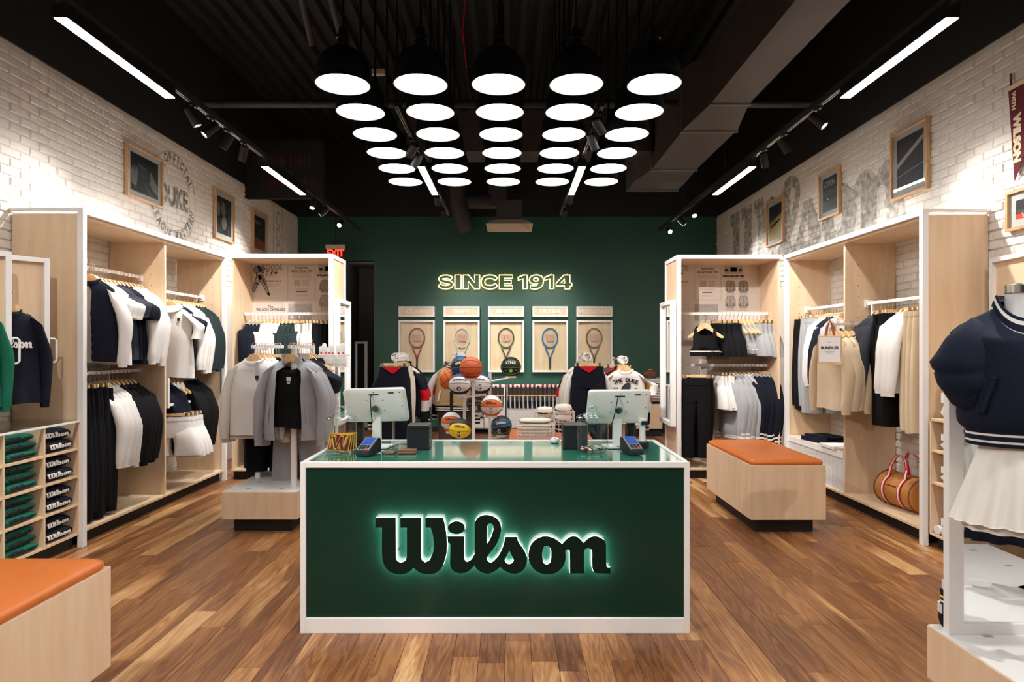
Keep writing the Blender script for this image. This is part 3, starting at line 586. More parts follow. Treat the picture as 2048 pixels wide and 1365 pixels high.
# wallpaper prints on the two back panels
def wallpaper(bk,xa,xb,y,seed,ox,oy,shift):
    S=shift; a,b=[S+(q-S)/.81 for q in sorted((xa,xb))]; yy=y-.0215
    def face(mb):
        mb.v=[(S+(p[0]-S)*.81,2.53-(2.5-p[1])*.52,p[2]) for p in mb.v]; return onface(mb,(0,yy,0),(1,0,0),(0,0,1))
    def tx(s,size,x,z,m=M_ink,bold=.001,sx=1):
        if a+.02<x-size*len(s)*.27*sx and x+size*len(s)*.27*sx<b+.3:
            mb=text_mb(s,size,bold,.0003,sx); mm=MB().add([(p[0]+x,p[1]*1.5+z,p[2]) for p in mb.v],mb.f)
            if max(p[0] for p in mm.v)<b-.02: part('print_lettering',face(mm).xf(Matrix.Translation((-ox,-oy,0))),m,bk.parent)
    def shp(mb,m,name='print_block'): part(name,face(mb).xf(Matrix.Translation((-ox,-oy,0))),m,bk.parent)
    def rc(x0,x1,z0,z1): 
        x0=max(x0,a+.03); x1=min(x1,b-.03); return MB().box(x0,x1,z0,z1,-.0002,.0003) if x1>x0 else MB()
    def lines(x0,x1,z1,n,dz,r):
        m=MB()
        for i in range(n):
            w=(x1-x0)*(.75+.25*r.random()); c=(x0+x1)/2; l=c-w/2
            while l<c+w/2:
                q=.01+r.random()*.03; e=min(l+q,c+w/2,b-.04)
                if e>l and l>a+.03: m.box(l,e,z1-i*dz-.005,z1-i*dz,-.0002,.0003)
                l+=q+.006
        return m
    def frame(x0,x1,z0,z1,w=.003):
        m=MB()
        for p in ((x0,x1,z0,z0+w),(x0,x1,z1-w,z1),(x0,x0+w,z0,z1),(x1-w,x1,z0,z1)):
            q=rc(*p); m.add(q.v,q.f)
        return m
    r=random.Random(seed)
    S=shift
    # sheet 1: goods column
    tx('GOODS',.11,S+.32,2.42,M_inkl,.003,.8); shp(rc(S+.13,S+.40,2.345,2.35),M_ink); shp(rc(S+.13,S+.40,2.215,2.22),M_ink)
    m=MB()
    for k in range(4):
        bx_=S+.16+k*.065
        for q in range(4):
            x=bx_+r.random()*.03; z=2.24+r.random()*.08; m.add([(x,z,0),(x+.012,z-.005,0),(x+.03*r.random()+.01,z+.02+.02*r.random(),0),(x+.004,z+.03,0)],[(0,1,2,3)])
    shp(m,M_ink,'print_figures'); tx('CATALOG NO. 101',.028,S+.35,2.1,M_ink); m=MB()
    for q in range(26):
        x0=S+.25+q*.0075; x1=x0+.0075; z0=2.02+.018*sin(q*1.9); z1=2.02+.018*sin((q+1)*1.9); m.add([(x0,z0-.004,.0004),(x1,z1-.004,.0004),(x1,z1+.004,.0004),(x0,z0+.004,.0004)],[(0,1,2,3)])
    shp(m,M_inkd,'print_script'); shp(rc(S+.19,S+.38,1.975,1.98),M_inkd)
    # sheet 2: framed page
    shp(frame(S+.56,S+1.02 if False else S+.98,1.66,2.48),M_inkl,'print_border'); shp(frame(S+.575,S+.965,1.675,2.47,.002),M_inkl,'print_border')
    tx('Equipment',.045,S+.77,2.42,M_ink); tx('Fall and Winter 1918',.038,S+.77,2.335,M_ink); shp(frame(S+.64,S+.9,2.305,2.365),M_ink,'print_border')
    shp(lines(S+.61,S+.93,2.27,5,.02,r),M_inkl,'print_lines'); shp(lines(S+.65,S+.76,2.13,10,.015,r),M_ink,'print_lines'); shp(lines(S+.78,S+.89,2.13,10,.015,r),M_inkl,'print_lines')
    shp(lines(S+.64,S+.9,1.94,3,.016,r),M_inkl,'print_lines'); shp(rc(S+.69,S+.85,1.84,1.865),M_ink); shp(lines(S+.66,S+.88,1.78,2,.02,r),M_inkl,'print_lines')
    # sheet 3: sweaters
    shp(rc(S+1.02,S+1.31,2.29,2.5),M_pgrey); shp(rc(S+1.12,S+1.22,2.34,2.45),M_inkd); 
    for cx in (1.06,1.27): shp(MB().add([(S+cx+.03*cos(2*pi*k/14),2.38+.035*sin(2*pi*k/14),.0004) for k in range(14)],[tuple(range(14))]) if S+cx+.05<b else MB(),M_ink)
    tx('WILSON SPORT',.05,S+1.24 if S+1.6<b else S+1.17,2.235,M_inkd,.003,.95); shp(lines(S+1.04,S+1.36,2.19,2,.017,r),M_inkl,'print_lines')
    for row,(z,mm) in enumerate(((1.98,M_inkl),(1.62,M_pgrey))):
        for k in range(3):
            cx=S+1.12+k*.2
            if cx+.09>b: continue
            out=[(x,y*1.3) for x,y in [(-.02,.12),(-.06,.1),(-.085,.04),(-.09,-.07),(-.07,-.075),(-.06,-.02),(-.058,-.1),(.058,-.1),(.06,-.02),(.07,-.075),(.09,-.07),(.085,.04),(.06,.1),(.02,.12),(0,.1)]]
            shp(MB().add([(cx+x*.85,z+y,.0004) for x,y in out],[tuple(range(15))]),mm,'print_sweater')
            m=MB()
            for i in range(15):
                p,q=Vector(out[i]),Vector(out[(i+1)%15]); n=(q-p).normalized(); n=Vector((-n.y,n.x))*.0035
                m.add([(cx+(w.x)*.85,z+w.y,.0008) for w in (p-n,q-n,q+n,p+n)],[(0,1,2,3)])
            m.box(cx-.002,cx+.002,z-.1,z+.1,.0004,.0009).box(cx-.05,cx+.05,z-.085,z-.078,.0004,.0009)
            shp(m,M_ink,'print_outline'); shp(lines(cx-.07,cx+.07,z-.13,6,.016,r),M_inkl,'print_lines')
    # sheet 4: catalogue page
    shp(frame(S+.1,S+.48,1.2,1.56),M_inkl,'print_border'); tx('The',.05,S+.3,1.5,M_ink); 
    for zz in (1.43,1.245 if s_ else 1.245): tx('WILSON CATALOG',.062,S+.30,zz,M_ink,.001,.8); break
    shp(lines(S+.14,S+.44,1.37,4,.02,r),M_inkl,'print_lines'); shp(rc(S+.57,S+.93,1.18,1.57),M_pgrey)
    n=30; m=MB().add([(S+.75+rr*cos(2*pi*k/n)*1.15,1.33+rr*sin(2*pi*k/n)*1.3,.0005) for rr in (.15,.157) for k in range(n)],[(k,(k+1)%n,(k+1)%n+n,k+n) for k in range(n)])
    shp(MB().add(m.v,m.f) if S+.95<b and S+.55>a else MB(),M_inkl,'print_ring')
    tx('The',.05,S+.87,.42,M_ink); tx('WILSON CATALOG',.06,S+.87,.29,M_ink,.001,.85)
    for k in range(18): 
        x=S+.3+(k%3)*.4; z=.95-(k//3)*.6-(.1 if k%2 else 0)
        if z<-2 or abs(z-.35)<.3 and k%3: continue
        shp(lines(x-.1,x+.12,z,12,.018,r),M_inkl,'print_lines')
    return shp
s_=0
shpL=wallpaper(backL,-3.19,-2.06,7.97,11,CL.location.x,CL.location.y,-3.19)
shpR=wallpaper(backR,1.93,3.09,8.06,12,CR.location.x,CR.location.y,1.80)
# vintage ball player figure, inked on the left wallpaper
def q_(px,py): return (-3.19+(px-300)*.001434/.81+.025, 2.5-(2.53-(1.52+(214-.2345*py)/1300*7.95))/.52)
def limb(pts,grow,dz):
    m=MB()
    for (x0,y0,r0),(x1,y1,r1) in zip(pts,pts[1:]):
        d=Vector((x1-x0,y1-y0)).normalized(); n=Vector((-d.y,d.x)); r0+=grow; r1+=grow
        poly=[(x0+n.x*r0,y0+n.y*r0),(x1+n.x*r1,y1+n.y*r1),(x1+d.x*r1*.7,y1+d.y*r1*.7),(x1-n.x*r1,y1-n.y*r1),(x0-n.x*r0,y0-n.y*r0),(x0-d.x*r0*.7,y0-d.y*r0*.7)]
        m.add([(*q_(a,b),dz) for a,b in poly],[tuple(range(6))])
    return m
for pts,dk in (([(362,315,24),(336,370,15),(318,412,9),(306,440,7)],0),([(372,315,24),(402,372,15),(420,420,9),(432,448,8)],0),([(358,240,24),(362,310,25)],0),([(340,235,14),(322,262,10),(345,285,8)],0),([(375,232,13),(398,246,10),(380,268,8)],0),([(432,455,8),(446,468,8)],1)):
    shpL(limb(pts,4,.0006),M_inkd,'print_outline')
    if not dk: shpL(limb(pts,-1,.0011),M_pgrey,'print_player')
shpL(limb([(350,222,10),(372,268,16)],0,.0016),M_ink,'print_shading'); shpL(limb([(388,330,6),(412,385,5)],0,.0016),M_ink,'print_shading'); shpL(limb([(352,305,12),(378,308,12)],-6,.0017),M_inkd,'print_belt')
# framed side mirrors on the corner cabinets
for s,X,Y0,Y1,z0,z1,sd,tgt in ((-1,-2.005,7.42,7.96,.62,2.07,'left',CL),(1,1.875,7.49,8.05,.60,2.06,'right',CR)):
    d=1 if s<0 else -1
    t=thing('side_mirror',f'white framed mirror fixed to the inner side of the back {sd} cabinet','mirror',(X,Y0,z0)); w=Y1-Y0; h=z1-z0
    a,b=(-.02,.04) if d>0 else (-.04,.02)
    mb=MB().box(a,b,0,.045,0,h).box(a,b,w-.045,w,0,h).box(a,b,.045,w-.045,0,.045).box(a,b,.045,w-.045,h-.045,h)
    part('frame',mb,M_white,t); part('mirror_glass',MB().box(-.006,.006,.045,w-.045,.045,h-.045),M_mirror,t)
# cabinet radiator box in the right far bay
t=thing('perforated_box','low white perforated metal box with birch top in the right cabinet','box',(3.16,6.22,.122))
part('top_board',MB().box(.03,.48,.0,1.22,.36,.385),M_birch,t); part('front_lip',MB().box(.01,.03,.0,1.22,.325,.385),M_white,t)
part('front_panel',MB().box(.025,.035,.0,1.22,0,.325),mat('perforated_white',(226,224,220),.5,bump=(90,.3,.003)),t)
mb=MB()
for i in range(46):
    for j in range(12):
        y=.03+i*.0255; z=.02+j*.025+(.0125 if i%2 else 0)
        if y>.6: break
        mb.add([(.0245,y-.006,z),(.0245,y,z-.006),(.0245,y+.006,z),(.0245,y,z+.006)],[(0,1,2,3)])
part('perforations',mb,mat('perforation_grey',(150,148,146),.7,bump=(50,.05,.001)),t,kind='stuff')
# glass topped cubby unit on the left
CX=-3.272
t=thing('cubby_cabinet','birch cubby cabinet with glass top holding folded sweaters','cabinet',(CX,4.90,0))
def cb(name,y0,y1,z0,z1,x0=0,x1=-.5,m=M_birch,mm=None):
    return part(name,MB().box(min(x0,x1),max(x0,x1),y0-4.9,y1-4.9,z0,z1),m,t,bevel=.001)
YA=3.40
for y in (4.918,4.556,4.19,3.82,YA): cb('upright',y-.009,y+.009,.1,.955)
for z in (.105,.325,.541,.747):
    cb('shelf',YA+.009,4.909,z-.009,z+.009,-.003)
cb('back_board',YA,4.92,.1,.955,-.49,-.5); cb('plinth',YA,4.92,0,.095,-.05,-.5,M_blackm)
cb('glass_top',YA,4.925,.962,.972,.0,-.52,M_glass); cb('edge_rail',YA,4.925,.948,.962,.008,-.012,M_white)
# big lined white wall panel behind
# hanging display panels on the left
def swing_panel(label,u0,u1,loc,ang,w,h,hx=.52):
    t=thing('swing_display',label,'display',loc,ang)
    # local: x along width, -y to viewer
    f=.035
    part('frame',MB().box(0,f,-.03,.01,0,h).box(w-f,w,-.03,.01,0,h).box(f,w-f,-.03,.01,0,f*.7).box(f,w-f,-.03,.01,h-f,h),M_white,t,bevel=.002)
    part('backing',MB().box(f,w-f,0,.008,f*.7,h-f),M_birch,t)
    part('handle',MB().tube([(w,-.01,.24),(w+.035,-.01,.24),(w+.05,-.01,.255),(w+.05,-.01,.40),(w+.035,-.01,.415),(w,-.01,.415)],.0075,8),M_white,t,smooth=True)
    part('ledge',MB().box(f,w-f,-.07,-.0,.0,.012),M_white,t)
    part('hook',MB().cyl((w*hx,0,h-.26),(w*hx,-.085,h-.26),.006),M_white,t)
    return t
panA=Vector((-3.79,4.175,1.165)); panB=Vector((-3.40,4.77,1.165)); dv=panB-panA; ang=math.atan2(dv.y,dv.x); pw=dv.length
pan2=swing_panel('white framed birch panel holding the navy sweatshirt on the left',0,0,panA,ang,pw,1.0,.66)
panA1=panA+Vector((-.025,-.33,0)); pan1=swing_panel('white framed birch panel holding the green sweatshirt at the left edge',0,0,panA1,ang,pw,1.0,.66)
# right near shelf cabinet with socks
t=thing('sock_cabinet','birch shelf cabinet of socks along the right wall behind the mirror','cabinet',(3.17,4.94,0))
def sb(name,y0,y1,z0,z1,x0=0,x1=.48,m=M_birch): return part(name,MB().box(x0,x1,y0-4.94,y1-4.94,z0,z1),m,t,bevel=.001)
for y in (4.92,4.2,3.4,2.6,1.8,1.0,.2,-.6): sb('upright',y-.009,y+.009,.1,.975)
for z in (.105,.494,.735): sb('shelf',-.6,4.911,z-.009,z+.009,.003)
sb('top_board',-.6,4.925,.96,.98); sb('back_board',-.6,4.92,.1,.96,.45,.46); sb('plinth',-.6,4.92,0,.095,.06,.48,M_blackm)
panR=swing_panel('white framed birch panel on the right wall behind the mannequin',0,0,(3.60,4.86,1.16),R(-94),.62,1.02)
# ------------------------------------------------------------------ posters
def poster(wall,y0,y1,z0,z1,label,draw):
    s=1 if wall=='l' else -1; x=(XL if s>0 else XR)+s*.02
    w=abs(y1-y0); h=z1-z0
    t=thing('framed_poster',label,'poster',(x,(y0+y1)/2,(z0+z1)/2))
    # local frame: u along reading direction, v up, out = toward the room
    U=Vector((0,s,0)); V=Vector((0,0,1)); Nn=Vector((s,0,0))
    def B(a0,a1,b0,b1,c0,c1):
        m=MB().box(a0,a1,b0,b1,c0,c1); m.v=[tuple(U*a+V*b+Nn*c) for a,b,c in m.v]; return m
    f=.022
    mb=MB()
    for q in ((-w/2,w/2,-h/2,-h/2+f),(-w/2,w/2,h/2-f,h/2),(-w/2,-w/2+f,-h/2+f,h/2-f),(w/2-f,w/2,-h/2+f,h/2-f)): b=B(*q,-.005,.03); mb.add(b.v,b.f)
    part('frame',mb,M_oak,t); part('mount',B(-w/2+f,w/2-f,-h/2+f,h/2-f,0,.008),M_mount,t)
    pw,ph=w/2-f-.055,h/2-f-.055
    def sh(poly,m,d=.009,name='picture_shape'):
        q=MB().add([tuple(U*(a*pw)+V*(b*ph)+Nn*d) for a,b in poly],[tuple(range(len(poly)))]); return part(name,q,m,pic)
    base=MB().add([tuple(U*(a*pw)+V*(b*ph)+Nn*.0085) for a,b in ((-1,-1),(1,-1),(1,1),(-1,1))],[(0,1,2,3)])
    pic=part('picture',base,draw[0],t)
    draw[1](sh,lambda s_,size,a,b,m: part('picture_lettering',onface(text_mb(s_,size,.001,.0002),U*(a*pw)+V*(b*ph)+Nn*.0095,U,V),m,pic))
    part('glazing',B(-w/2+f,w/2-f,-h/2+f,h/2-f,.018,.019),M_glass,t)
pk=mat('photo_black',(24,22,24),.5,var=(6,.5)); pg=mat('photo_grey',(120,112,112),.5,var=(14,.3)); pdg=mat('photo_darkgrey',(56,52,54),.5,var=(10,.4)); pgl=mat('photo_pale',(176,168,168),.5,var=(8,.15))
py=mat('photo_yellow',(176,138,30),.5,var=(5,.1)); ppur=mat('photo_purple',(58,50,66),.5,var=(3,.2)); prd=mat('photo_rust',(150,72,60),.5,var=(5,.2))
def EL(cx,cy,rx,ry,n=20,rot=0): return [(cx+rx*cos(2*pi*k/n)*cos(rot)-ry*sin(2*pi*k/n)*sin(rot),cy+rx*cos(2*pi*k/n)*sin(rot)+ry*sin(2*pi*k/n)*cos(rot)) for k in range(n)]
def d1(sh,tx):
    sh(EL(-.1,.1,.42,.3),pdg); tx('Wilson',.05,-.15,.42,pg)
    sh([(-.95,-.6),(-.98,.0),(-.85,.35),(-.8,.05),(-.7,.5),(-.66,.1),(-.52,.4),(-.5,-.2),(-.6,-.75)],pg)
    sh([(.35,.3),(.42,-.1),(.3,-.3),(.6,-.6),(.98,-.8),(.98,-.3),(.7,0),(.5,.35)],pg)
    sh([(-.2,-.35),(.0,-.35),(.9,-1),(.3,-1)],pdg)
def d2(sh,tx):
    for c in ((-.1,.35,.3,.42,.2),(.0,-.35,.34,.4,-.2),(.75,.2,.25,.5,.1),(.7,-.75,.3,.4,-.3),(-.8,.3,.25,.4,0)): sh(EL(c[0],c[1],c[2],c[3],20,c[4]) if abs(c[0])+c[2]<1 else [(max(-1,min(1,a)),max(-1,min(1,b))) for a,b in EL(c[0],c[1],c[2],c[3],20,c[4])],pg if c[0]<.2 else pdg)
def d3(sh,tx):
    sh([(-1,-1),(1,-1),(1,-.45),(-1,-.3)],prd); sh(EL(.15,.0,.4,.3,20,.6),pdg,.0092); tx('Wilson',.07,-.45,.6,pgl)
def d4(sh,tx):
    sh([(-1,-.15),(1,.62),(1,.8),(-1,.05)],pgl)
    for k in range(9): x=-.9+k*.22; sh([(x,-1),(x+.05,-1),(x+.05,.37*(x)+.17),(x,.37*x+.17)],pk,.0092)
    for k in range(8): z=-.9+k*.16; x0=max(-1,(z-.2)/.385); sh([(x0,z),(1,z),(1,z+.05),(x0,z+.05)],pdg,.0093)
    sh([(-1,-.5),(1,-.28),(1,-.22),(-1,-.44)],pg,.0095)
def d5(sh,tx):
    sh([(-1,-1),(1,-1),(1,.35),(-1,.05)],py)
    for k in range(4): sh([(-.8+k*.3,.0),(-.74+k*.3,.0),(-.74+k*.3,.6),(-.8+k*.3,.6)],pdg,.0092)
    for k in range(4): sh(EL(-.4+k*.3,-.18+k*.06,.35,.07,14,.2),pk,.0093)
def d6(sh,tx):
    sh([(-1,-1),(1,-1),(1,-.35),(-1,-.3)],mat('photo_teal',(44,58,58),.5,var=(5,.3))); sh([(-1,-.1),(1,-.05),(1,.3),(-1,.25)],pdg); sh(EL(-.3,-.3,.12,.09),mat('photo_ball',(214,186,90),.5,var=(5,.1))); tx('Oceanside' if False else 'OPEN',.1,0,.6,pgl)
def d7(sh,tx):
    sh([(-1,-1),(1,-1),(1,-.45),(-1,-.45)],M_red,.0092); tx('WILSON',.05,-.3,-.7,M_mount); 
    o=EL(-.1,.3,.5,.5,24); i=EL(-.1,.3,.42,.42,24)
    for k in range(24): sh([o[k],o[(k+1)%24],i[(k+1)%24],i[k]],mat('photo_cream',(214,190,150),.5,var=(4,.1)),.0094)
poster('l',6.39,7.05,3.015,3.55,'framed black and white photograph of hands holding a football',(pk,d1))
poster('l',8.29,8.87,2.92,3.555,'framed dark photograph of piled footballs on the left wall',(pk,d2))
poster('l',9.51,10.08,2.91,3.55,'framed football poster with rusty red foot on the left wall',(pk,d3))
poster('r',5.67,6.22,2.905,3.54,'framed photograph of a tennis net on the right wall',(ppur,d4))
poster('r',7.20,7.68,3.0,3.545,'framed dark stadium poster on the right wall, middle of three',(pk,d6))
poster('r',8.69,9.26,2.93,3.56,'framed photograph with yellow court floor on the right wall',(pk,d5))
poster('r',4.18,4.77,2.36,2.65,'framed racket poster with red foot at the right edge',(pk,d7))
t=thing('pennant','maroon felt pennant lettered in cream hanging on the right wall','pennant',(XR-.03,4.72,3.42))
part('felt',MB().add([(0,.04,0),(0,-.42,0),(0,-.02,-.70),(-.004,.04,0),(-.004,-.42,0),(-.004,-.02,-.70)],[(0,1,2),(5,4,3),(0,3,4,1),(1,4,5,2),(2,5,3,0)]),mat('maroon_felt',COL['maroon'],.9,bump=(120,.2,.002)),t)
part('edge_band',MB().box(-.007,-.004,-.42,.045,-.03,.0),mat('cream_felt',(226,206,168),.9,bump=(100,.1,.002)),t)
part('tie',MB().box(-.008,-.004,-.0,.02,0,.09),mat('maroon_felt',COL['maroon'],.9),t)
part('lettering',onface(text_mb('WILSON',.09,.006,.0005,1.0),(-.0065,-.045,-.40),(0,0,-1),(0,-1,0)),mat('cream_felt',(226,206,168)),t)
part('lettering',onface(text_mb('WITH',.05,.003,.0005,1.0),(-.0065,-.015,-.12),(0,0,-1),(0,-1,0)),mat('cream_felt',(226,206,168)),t)
# ------------------------------------------------------------------ counter
CYF,CYB,CX0,CX1,CH=3.443,4.28,-1.12,.945,.908
t=thing('sales_counter','white edged emerald sales counter with glowing script sign on its front','counter',(-.087,CYF,0)); ox,oy=-.087,CYF
def kb(name,x0,x1,y0,y1,z0,z1,m,bev=.002): return part(name,MB().box(x0-ox,x1-ox,y0-oy,y1-oy,z0,z1),m,t,bevel=bev)
kb('side_panel',CX0,CX0+.028,CYF,CYB,0,CH,M_white); kb('side_panel',CX1-.028,CX1,CYF,CYB,0,CH,M_white)
kb('top_rim',CX0+.028,CX1-.028,CYF,CYF+.03,CH-.03,CH,M_white); kb('top_rim',CX0+.028,CX1-.028,CYB-.03,CYB,CH-.03,CH,M_white); kb('base_rail',CX0+.028,CX1-.028,CYF,CYF+.03,0,.08,M_white)
kb('front_panel',CX0+.028,CX1-.028,CYF+.014,CYF+.03,.08,CH-.03,M_emerald_shaded,.0)
kb('counter_top',CX0+.028,CX1-.028,CYF+.03,CYB-.03,CH-.03,CH-.004,M_emerald_lit,.0)
kb('rear_panel',CX0+.028,CX1-.028,CYB-.05,CYB-.03,.0,CH-.03,M_white)
# lit script sign: face, glowing acrylic body, mounting studs
lw=3705*.12695/1300*(CYF-.022); lc=P(740+1937*.12695,1010+628*.12695,CYF-.022)
sg=bpy.data.objects.new('script_sign',None); C.objects.link(sg); sg.parent=t; sg.location=(lc.x-ox,-.022,lc.z)
for nm,idx in (('letter_w',(0,)),('letters_il',(1,2,3,4)),('letters_on',(5,6))):
    fm=logo_mb(lw,.003,idx); part(nm,onface(fm,(0,0,0),(1,0,0),(0,0,1)),M_letter,sg)
    bm=logo_mb(lw*.998,.0055,idx); part('glowing_body',onface(bm,(0,.0088,0),(1,0,0),(0,0,1)),M_halo,sg)
mb=MB()
for x in (-.5,-.33,-.22,-.08,.02,.16,.26,.44): mb.cyl((x,.01,-.03),(x,.036,-.03),.005,6)
part('mounting_stud',mb,M_chrome,sg)
# ------------------------------------------------------------------ benches and platforms
def bench(label,x0,x1,y0,y1,top,bot,cushion=True):
    t=thing('bench' if cushion else 'display_platform',label,'bench' if cushion else 'platform',((x0+x1)/2,(y0+y1)/2,0)); w,l=x1-x0,y1-y0
    part('box',MB().box(-w/2,w/2,-l/2,l/2,bot,top),M_birch,t,bevel=.0025)
    part('plinth',MB().box(-w/2+.07,w/2-.07,-l/2+.08,l/2-.08,0,bot),M_blackm,t)
    if cushion:
        rings=[]
        for k,(i,z) in enumerate(((.012,.0),(.004,.012),(.006,.03),(.03,.043),(.1,.052),(.2,.055))):
            pts=[]
            for cx,cy,a0 in ((w/2-i-.05,l/2-i-.05,0),(-w/2+i+.05,l/2-i-.05,90),(-w/2+i+.05,-l/2+i+.05,180),(w/2-i-.05,-l/2+i+.05,270)):
                for q in range(5): a=R(a0+22.5*q); pts.append((cx+.05*cos(a),cy+.05*sin(a),top+z))
            rings.append(pts)
        part('cushion',MB().loft(rings),M_leather,t,smooth=True,sharp=1.2)
    else:
        part('top_sheet',MB().box(-w/2+.004,w/2-.004,-l/2+.004,l/2-.004,top,top+.004),M_white,t)
        mb=MB()
        for i in range(2):
            for j in range(5):
                x=-w/2+.17+i*(w-.34); y=-l/2+.12+j*(l-.24)/4
                mb.add([(x-.02,y-.012,top+.0048),(x+.02,y-.012,top+.0048),(x+.02,y+.012,top+.0048),(x-.02,y+.012,top+.0048)],[(0,1,2,3)])
        part('slots',mb,mat('slot_grey',(170,168,166),.7,bump=(40,.05,.001)),t)
    return t
bench('birch bench with orange leather cushion right of the counter',1.937,2.545,5.26,6.457,.558,.116)
bench('birch bench with orange leather cushion in the lower left corner',-2.37,-1.756,1.65,2.85,.558,.12)
PLX0,PLX1=-2.36,-1.745
bench('white topped birch platform under the clothes racks left of the counter',PLX0,PLX1,5.29,6.5,.335,.112,False)
bench('white topped birch platform under the mannequin at the right edge',1.77,2.85,1.45,2.77,.335,.112,False)
# ------------------------------------------------------------------ things on the counter
def monitor(label,px,pz,base,yaw,roll):
    t=thing('checkout_screen',label,'screen',base,yaw)
    h=pz-base[2]
    part('base_plate',rbox(.17,.15,.008,.015),M_plastic,t); part('pole',MB().box(-.027,.027,-.012,.012,.006,h+.03),M_plastic,t,bevel=.003)
    # panel tilted back: local tilt about x; rear side faces the camera (-y)
    T=Matrix.Translation((px,-.03,h))@Matrix.Rotation(roll,4,'Y')@Matrix.Rotation(R(24),4,'X')
    w,hh=.385,.225
    o=[(-w/2,-hh/2),(w/2,-hh/2),(w/2,hh/2),(-w/2,hh/2)]
    rr=[]
    for ins,y in ((.004,.022),(0,.016),(0,-.008),(.012,-.014)):
        pts=[]
        for cx,cz,a0 in ((w/2-.02,hh/2-.02,0),(-w/2+.02,hh/2-.02,90),(-w/2+.02,-hh/2+.02,180),(w/2-.02,-hh/2+.02,270)):
            for q in range(4): a=R(a0+30*q); pts.append((cx-(ins if cx>0 else -ins)+.018*cos(a),y,cz-(ins if cz>0 else -ins)+.018*sin(a)))
        rr.append(pts)
    pn=part('panel',MB().loft(rr).xf(T),M_plastic,t,smooth=True,sharp=.5)
    part('display',MB().box(-w/2+.015,w/2-.015,.0225,.023,-hh/2+.015,hh/2-.015).xf(T),M_darkpl,pn)
    mb=MB()
    for x,z in ((-.16,.09),(0,.095),(.16,.09),(-.165,0),(.165,0),(-.13,-.09),(.15,-.09),(-.05,.04),(.05,.04),(-.05,-.03),(.05,-.03)):
        mb.cyl((x,-.0155,z),(x,-.013,z),.0035,6)
    part('screw',mb.xf(T),M_darkpl,pn)
    part('port',MB().box(-.03,.03,-.0155,-.012,.075,.083).box(.09,.125,-.0155,-.012,.085,.093).xf(T),M_darkpl,pn)
    part('hinge',MB().cyl((0,-.014,-.01),(0,-.03,-.01),.022,16).xf(T),M_chrome,t,smooth=True)
    part('cable',MB().tube([T@Vector(p) for p in ((-.01,-.016,.078),(-.018,-.03,.07),(-.022,-.035,.02),(-.03,-.035,-.06),(-.038,-.02,-.13))],.0035,6),M_darkpl,t,smooth=True)
    return t
b0=P(754,893,3.98); monitor('white checkout screen on a pole, seen from behind, left on counter',0.005,1.165,(b0.x,3.98,CH),R(-6),R(-2))
b1=P(1234,893,3.98); monitor('white checkout screen on a pole, seen from behind, right on counter',0.0,1.155,(b1.x,3.98,CH),R(5),R(0))
def jar(label,loc):
    t=thing('glass_jar',label,'jar',loc)
    part('jar_body',MB().lathe([(0,.004),(.08,.004),(.09,.015),(.092,.03),(.092,.165),(.088,.178),(.078,.186),(.078,.192),(.086,.196)],32),M_jar,t,smooth=True)
    part('jar_base',MB().lathe([(0,0),(.078,0),(.088,.008),(.09,.016),(.07,.012),(0,.009)],32),glass('jar_base_glass',(.80,.90,.88),1.5),t,smooth=True)
    part('lid',MB().lathe([(.094,.193),(.096,.2),(.085,.208),(.05,.222),(.025,.232),(.018,.238),(.028,.244),(.03,.258),(.018,.268),(0,.27)],32),glass('jar_lid_glass',(.86,.93,.91),1.6),t,smooth=True)
    return t
j0=P(681,903,3.77); jar('lidded glass jar holding maroon letter patches',(j0.x,3.77,CH))
j1=P(1185,901,3.80); jar('lidded glass jar holding small round pins',(j1.x,3.80,CH))
M_yel=mat('patch_yellow',(236,178,60),.85,bump=(120,.2,.002)); M_mar=mat('patch_maroon',(104,22,34),.85,bump=(120,.2,.002))
Wp=[(-.06,.05),(-.015,.05),(-.015,.03),(-.02,.03),(-.005,-.02),(.01,.03),(.005,.03),(.005,.05),(.06,.05),(.03,-.05),(.005,-.05),(-.005,-.03),(-.015,-.05),(-.06,-.05)]
for k in range(4):
    t=thing('letter_patch',f'maroon felt letter patch with yellow border, {["front one of the stack","second of the stack","third of the stack","rearmost of the stack"][k]} in the jar','patch',(j0.x-.008+k*.012,3.74+k*.016,CH+.012),R(4-k*3),group='letter patches in the jar')
    T=Matrix.Rotation(R(6-k*3),4,'Y')@Matrix.Rotation(R(-6),4,'X')
    part('border',MB().prism([(-.062,0),(.06,0),(.066,.098),(-.056,.098)],lambda x,y,z:(x,z,y),.004).xf(T),M_yel,t)
    part('felt',MB().prism([(-.056,.005),(.054,.005),(.060,.093),(-.051,.093)],lambda x,y,z:(x,-.003+z,y),.003).xf(T),M_mar,t)
    if k==0:
        W2=[(-.048,.09),(-.02,.09),(-.02,.075),(-.024,.075),(-.012,.03),(.004,.09),(.024,.09),(.024,.075),(.022,.075),(.028,.03),(.04,.09),(.052,.09),(.034,.008),(.016,.008),(.004,.05),(-.01,.008),(-.024,.008)]
        part('outline_letter',curve_mb([W2,[( .5*(x-.003)+.003 if False else x*.86+.001,y*.86+.007) for x,y in W2]],.0003).xf(T@Matrix.Translation((0,-.0038,0))@Matrix.Rotation(pi/2,4,'X')),M_yel,t)
        part('lettering',text_mb('WILSON',.014,.0006,.0002).xf(T@Matrix.Translation((-.046,-.0038,.04))@Matrix.Rotation(pi/2,4,'X')@Matrix.Rotation(R(-90),4,'Z')),M_yel,t)
r3=random.Random(4); cc=['white','navy','orange','grey','black','white','green','orange']
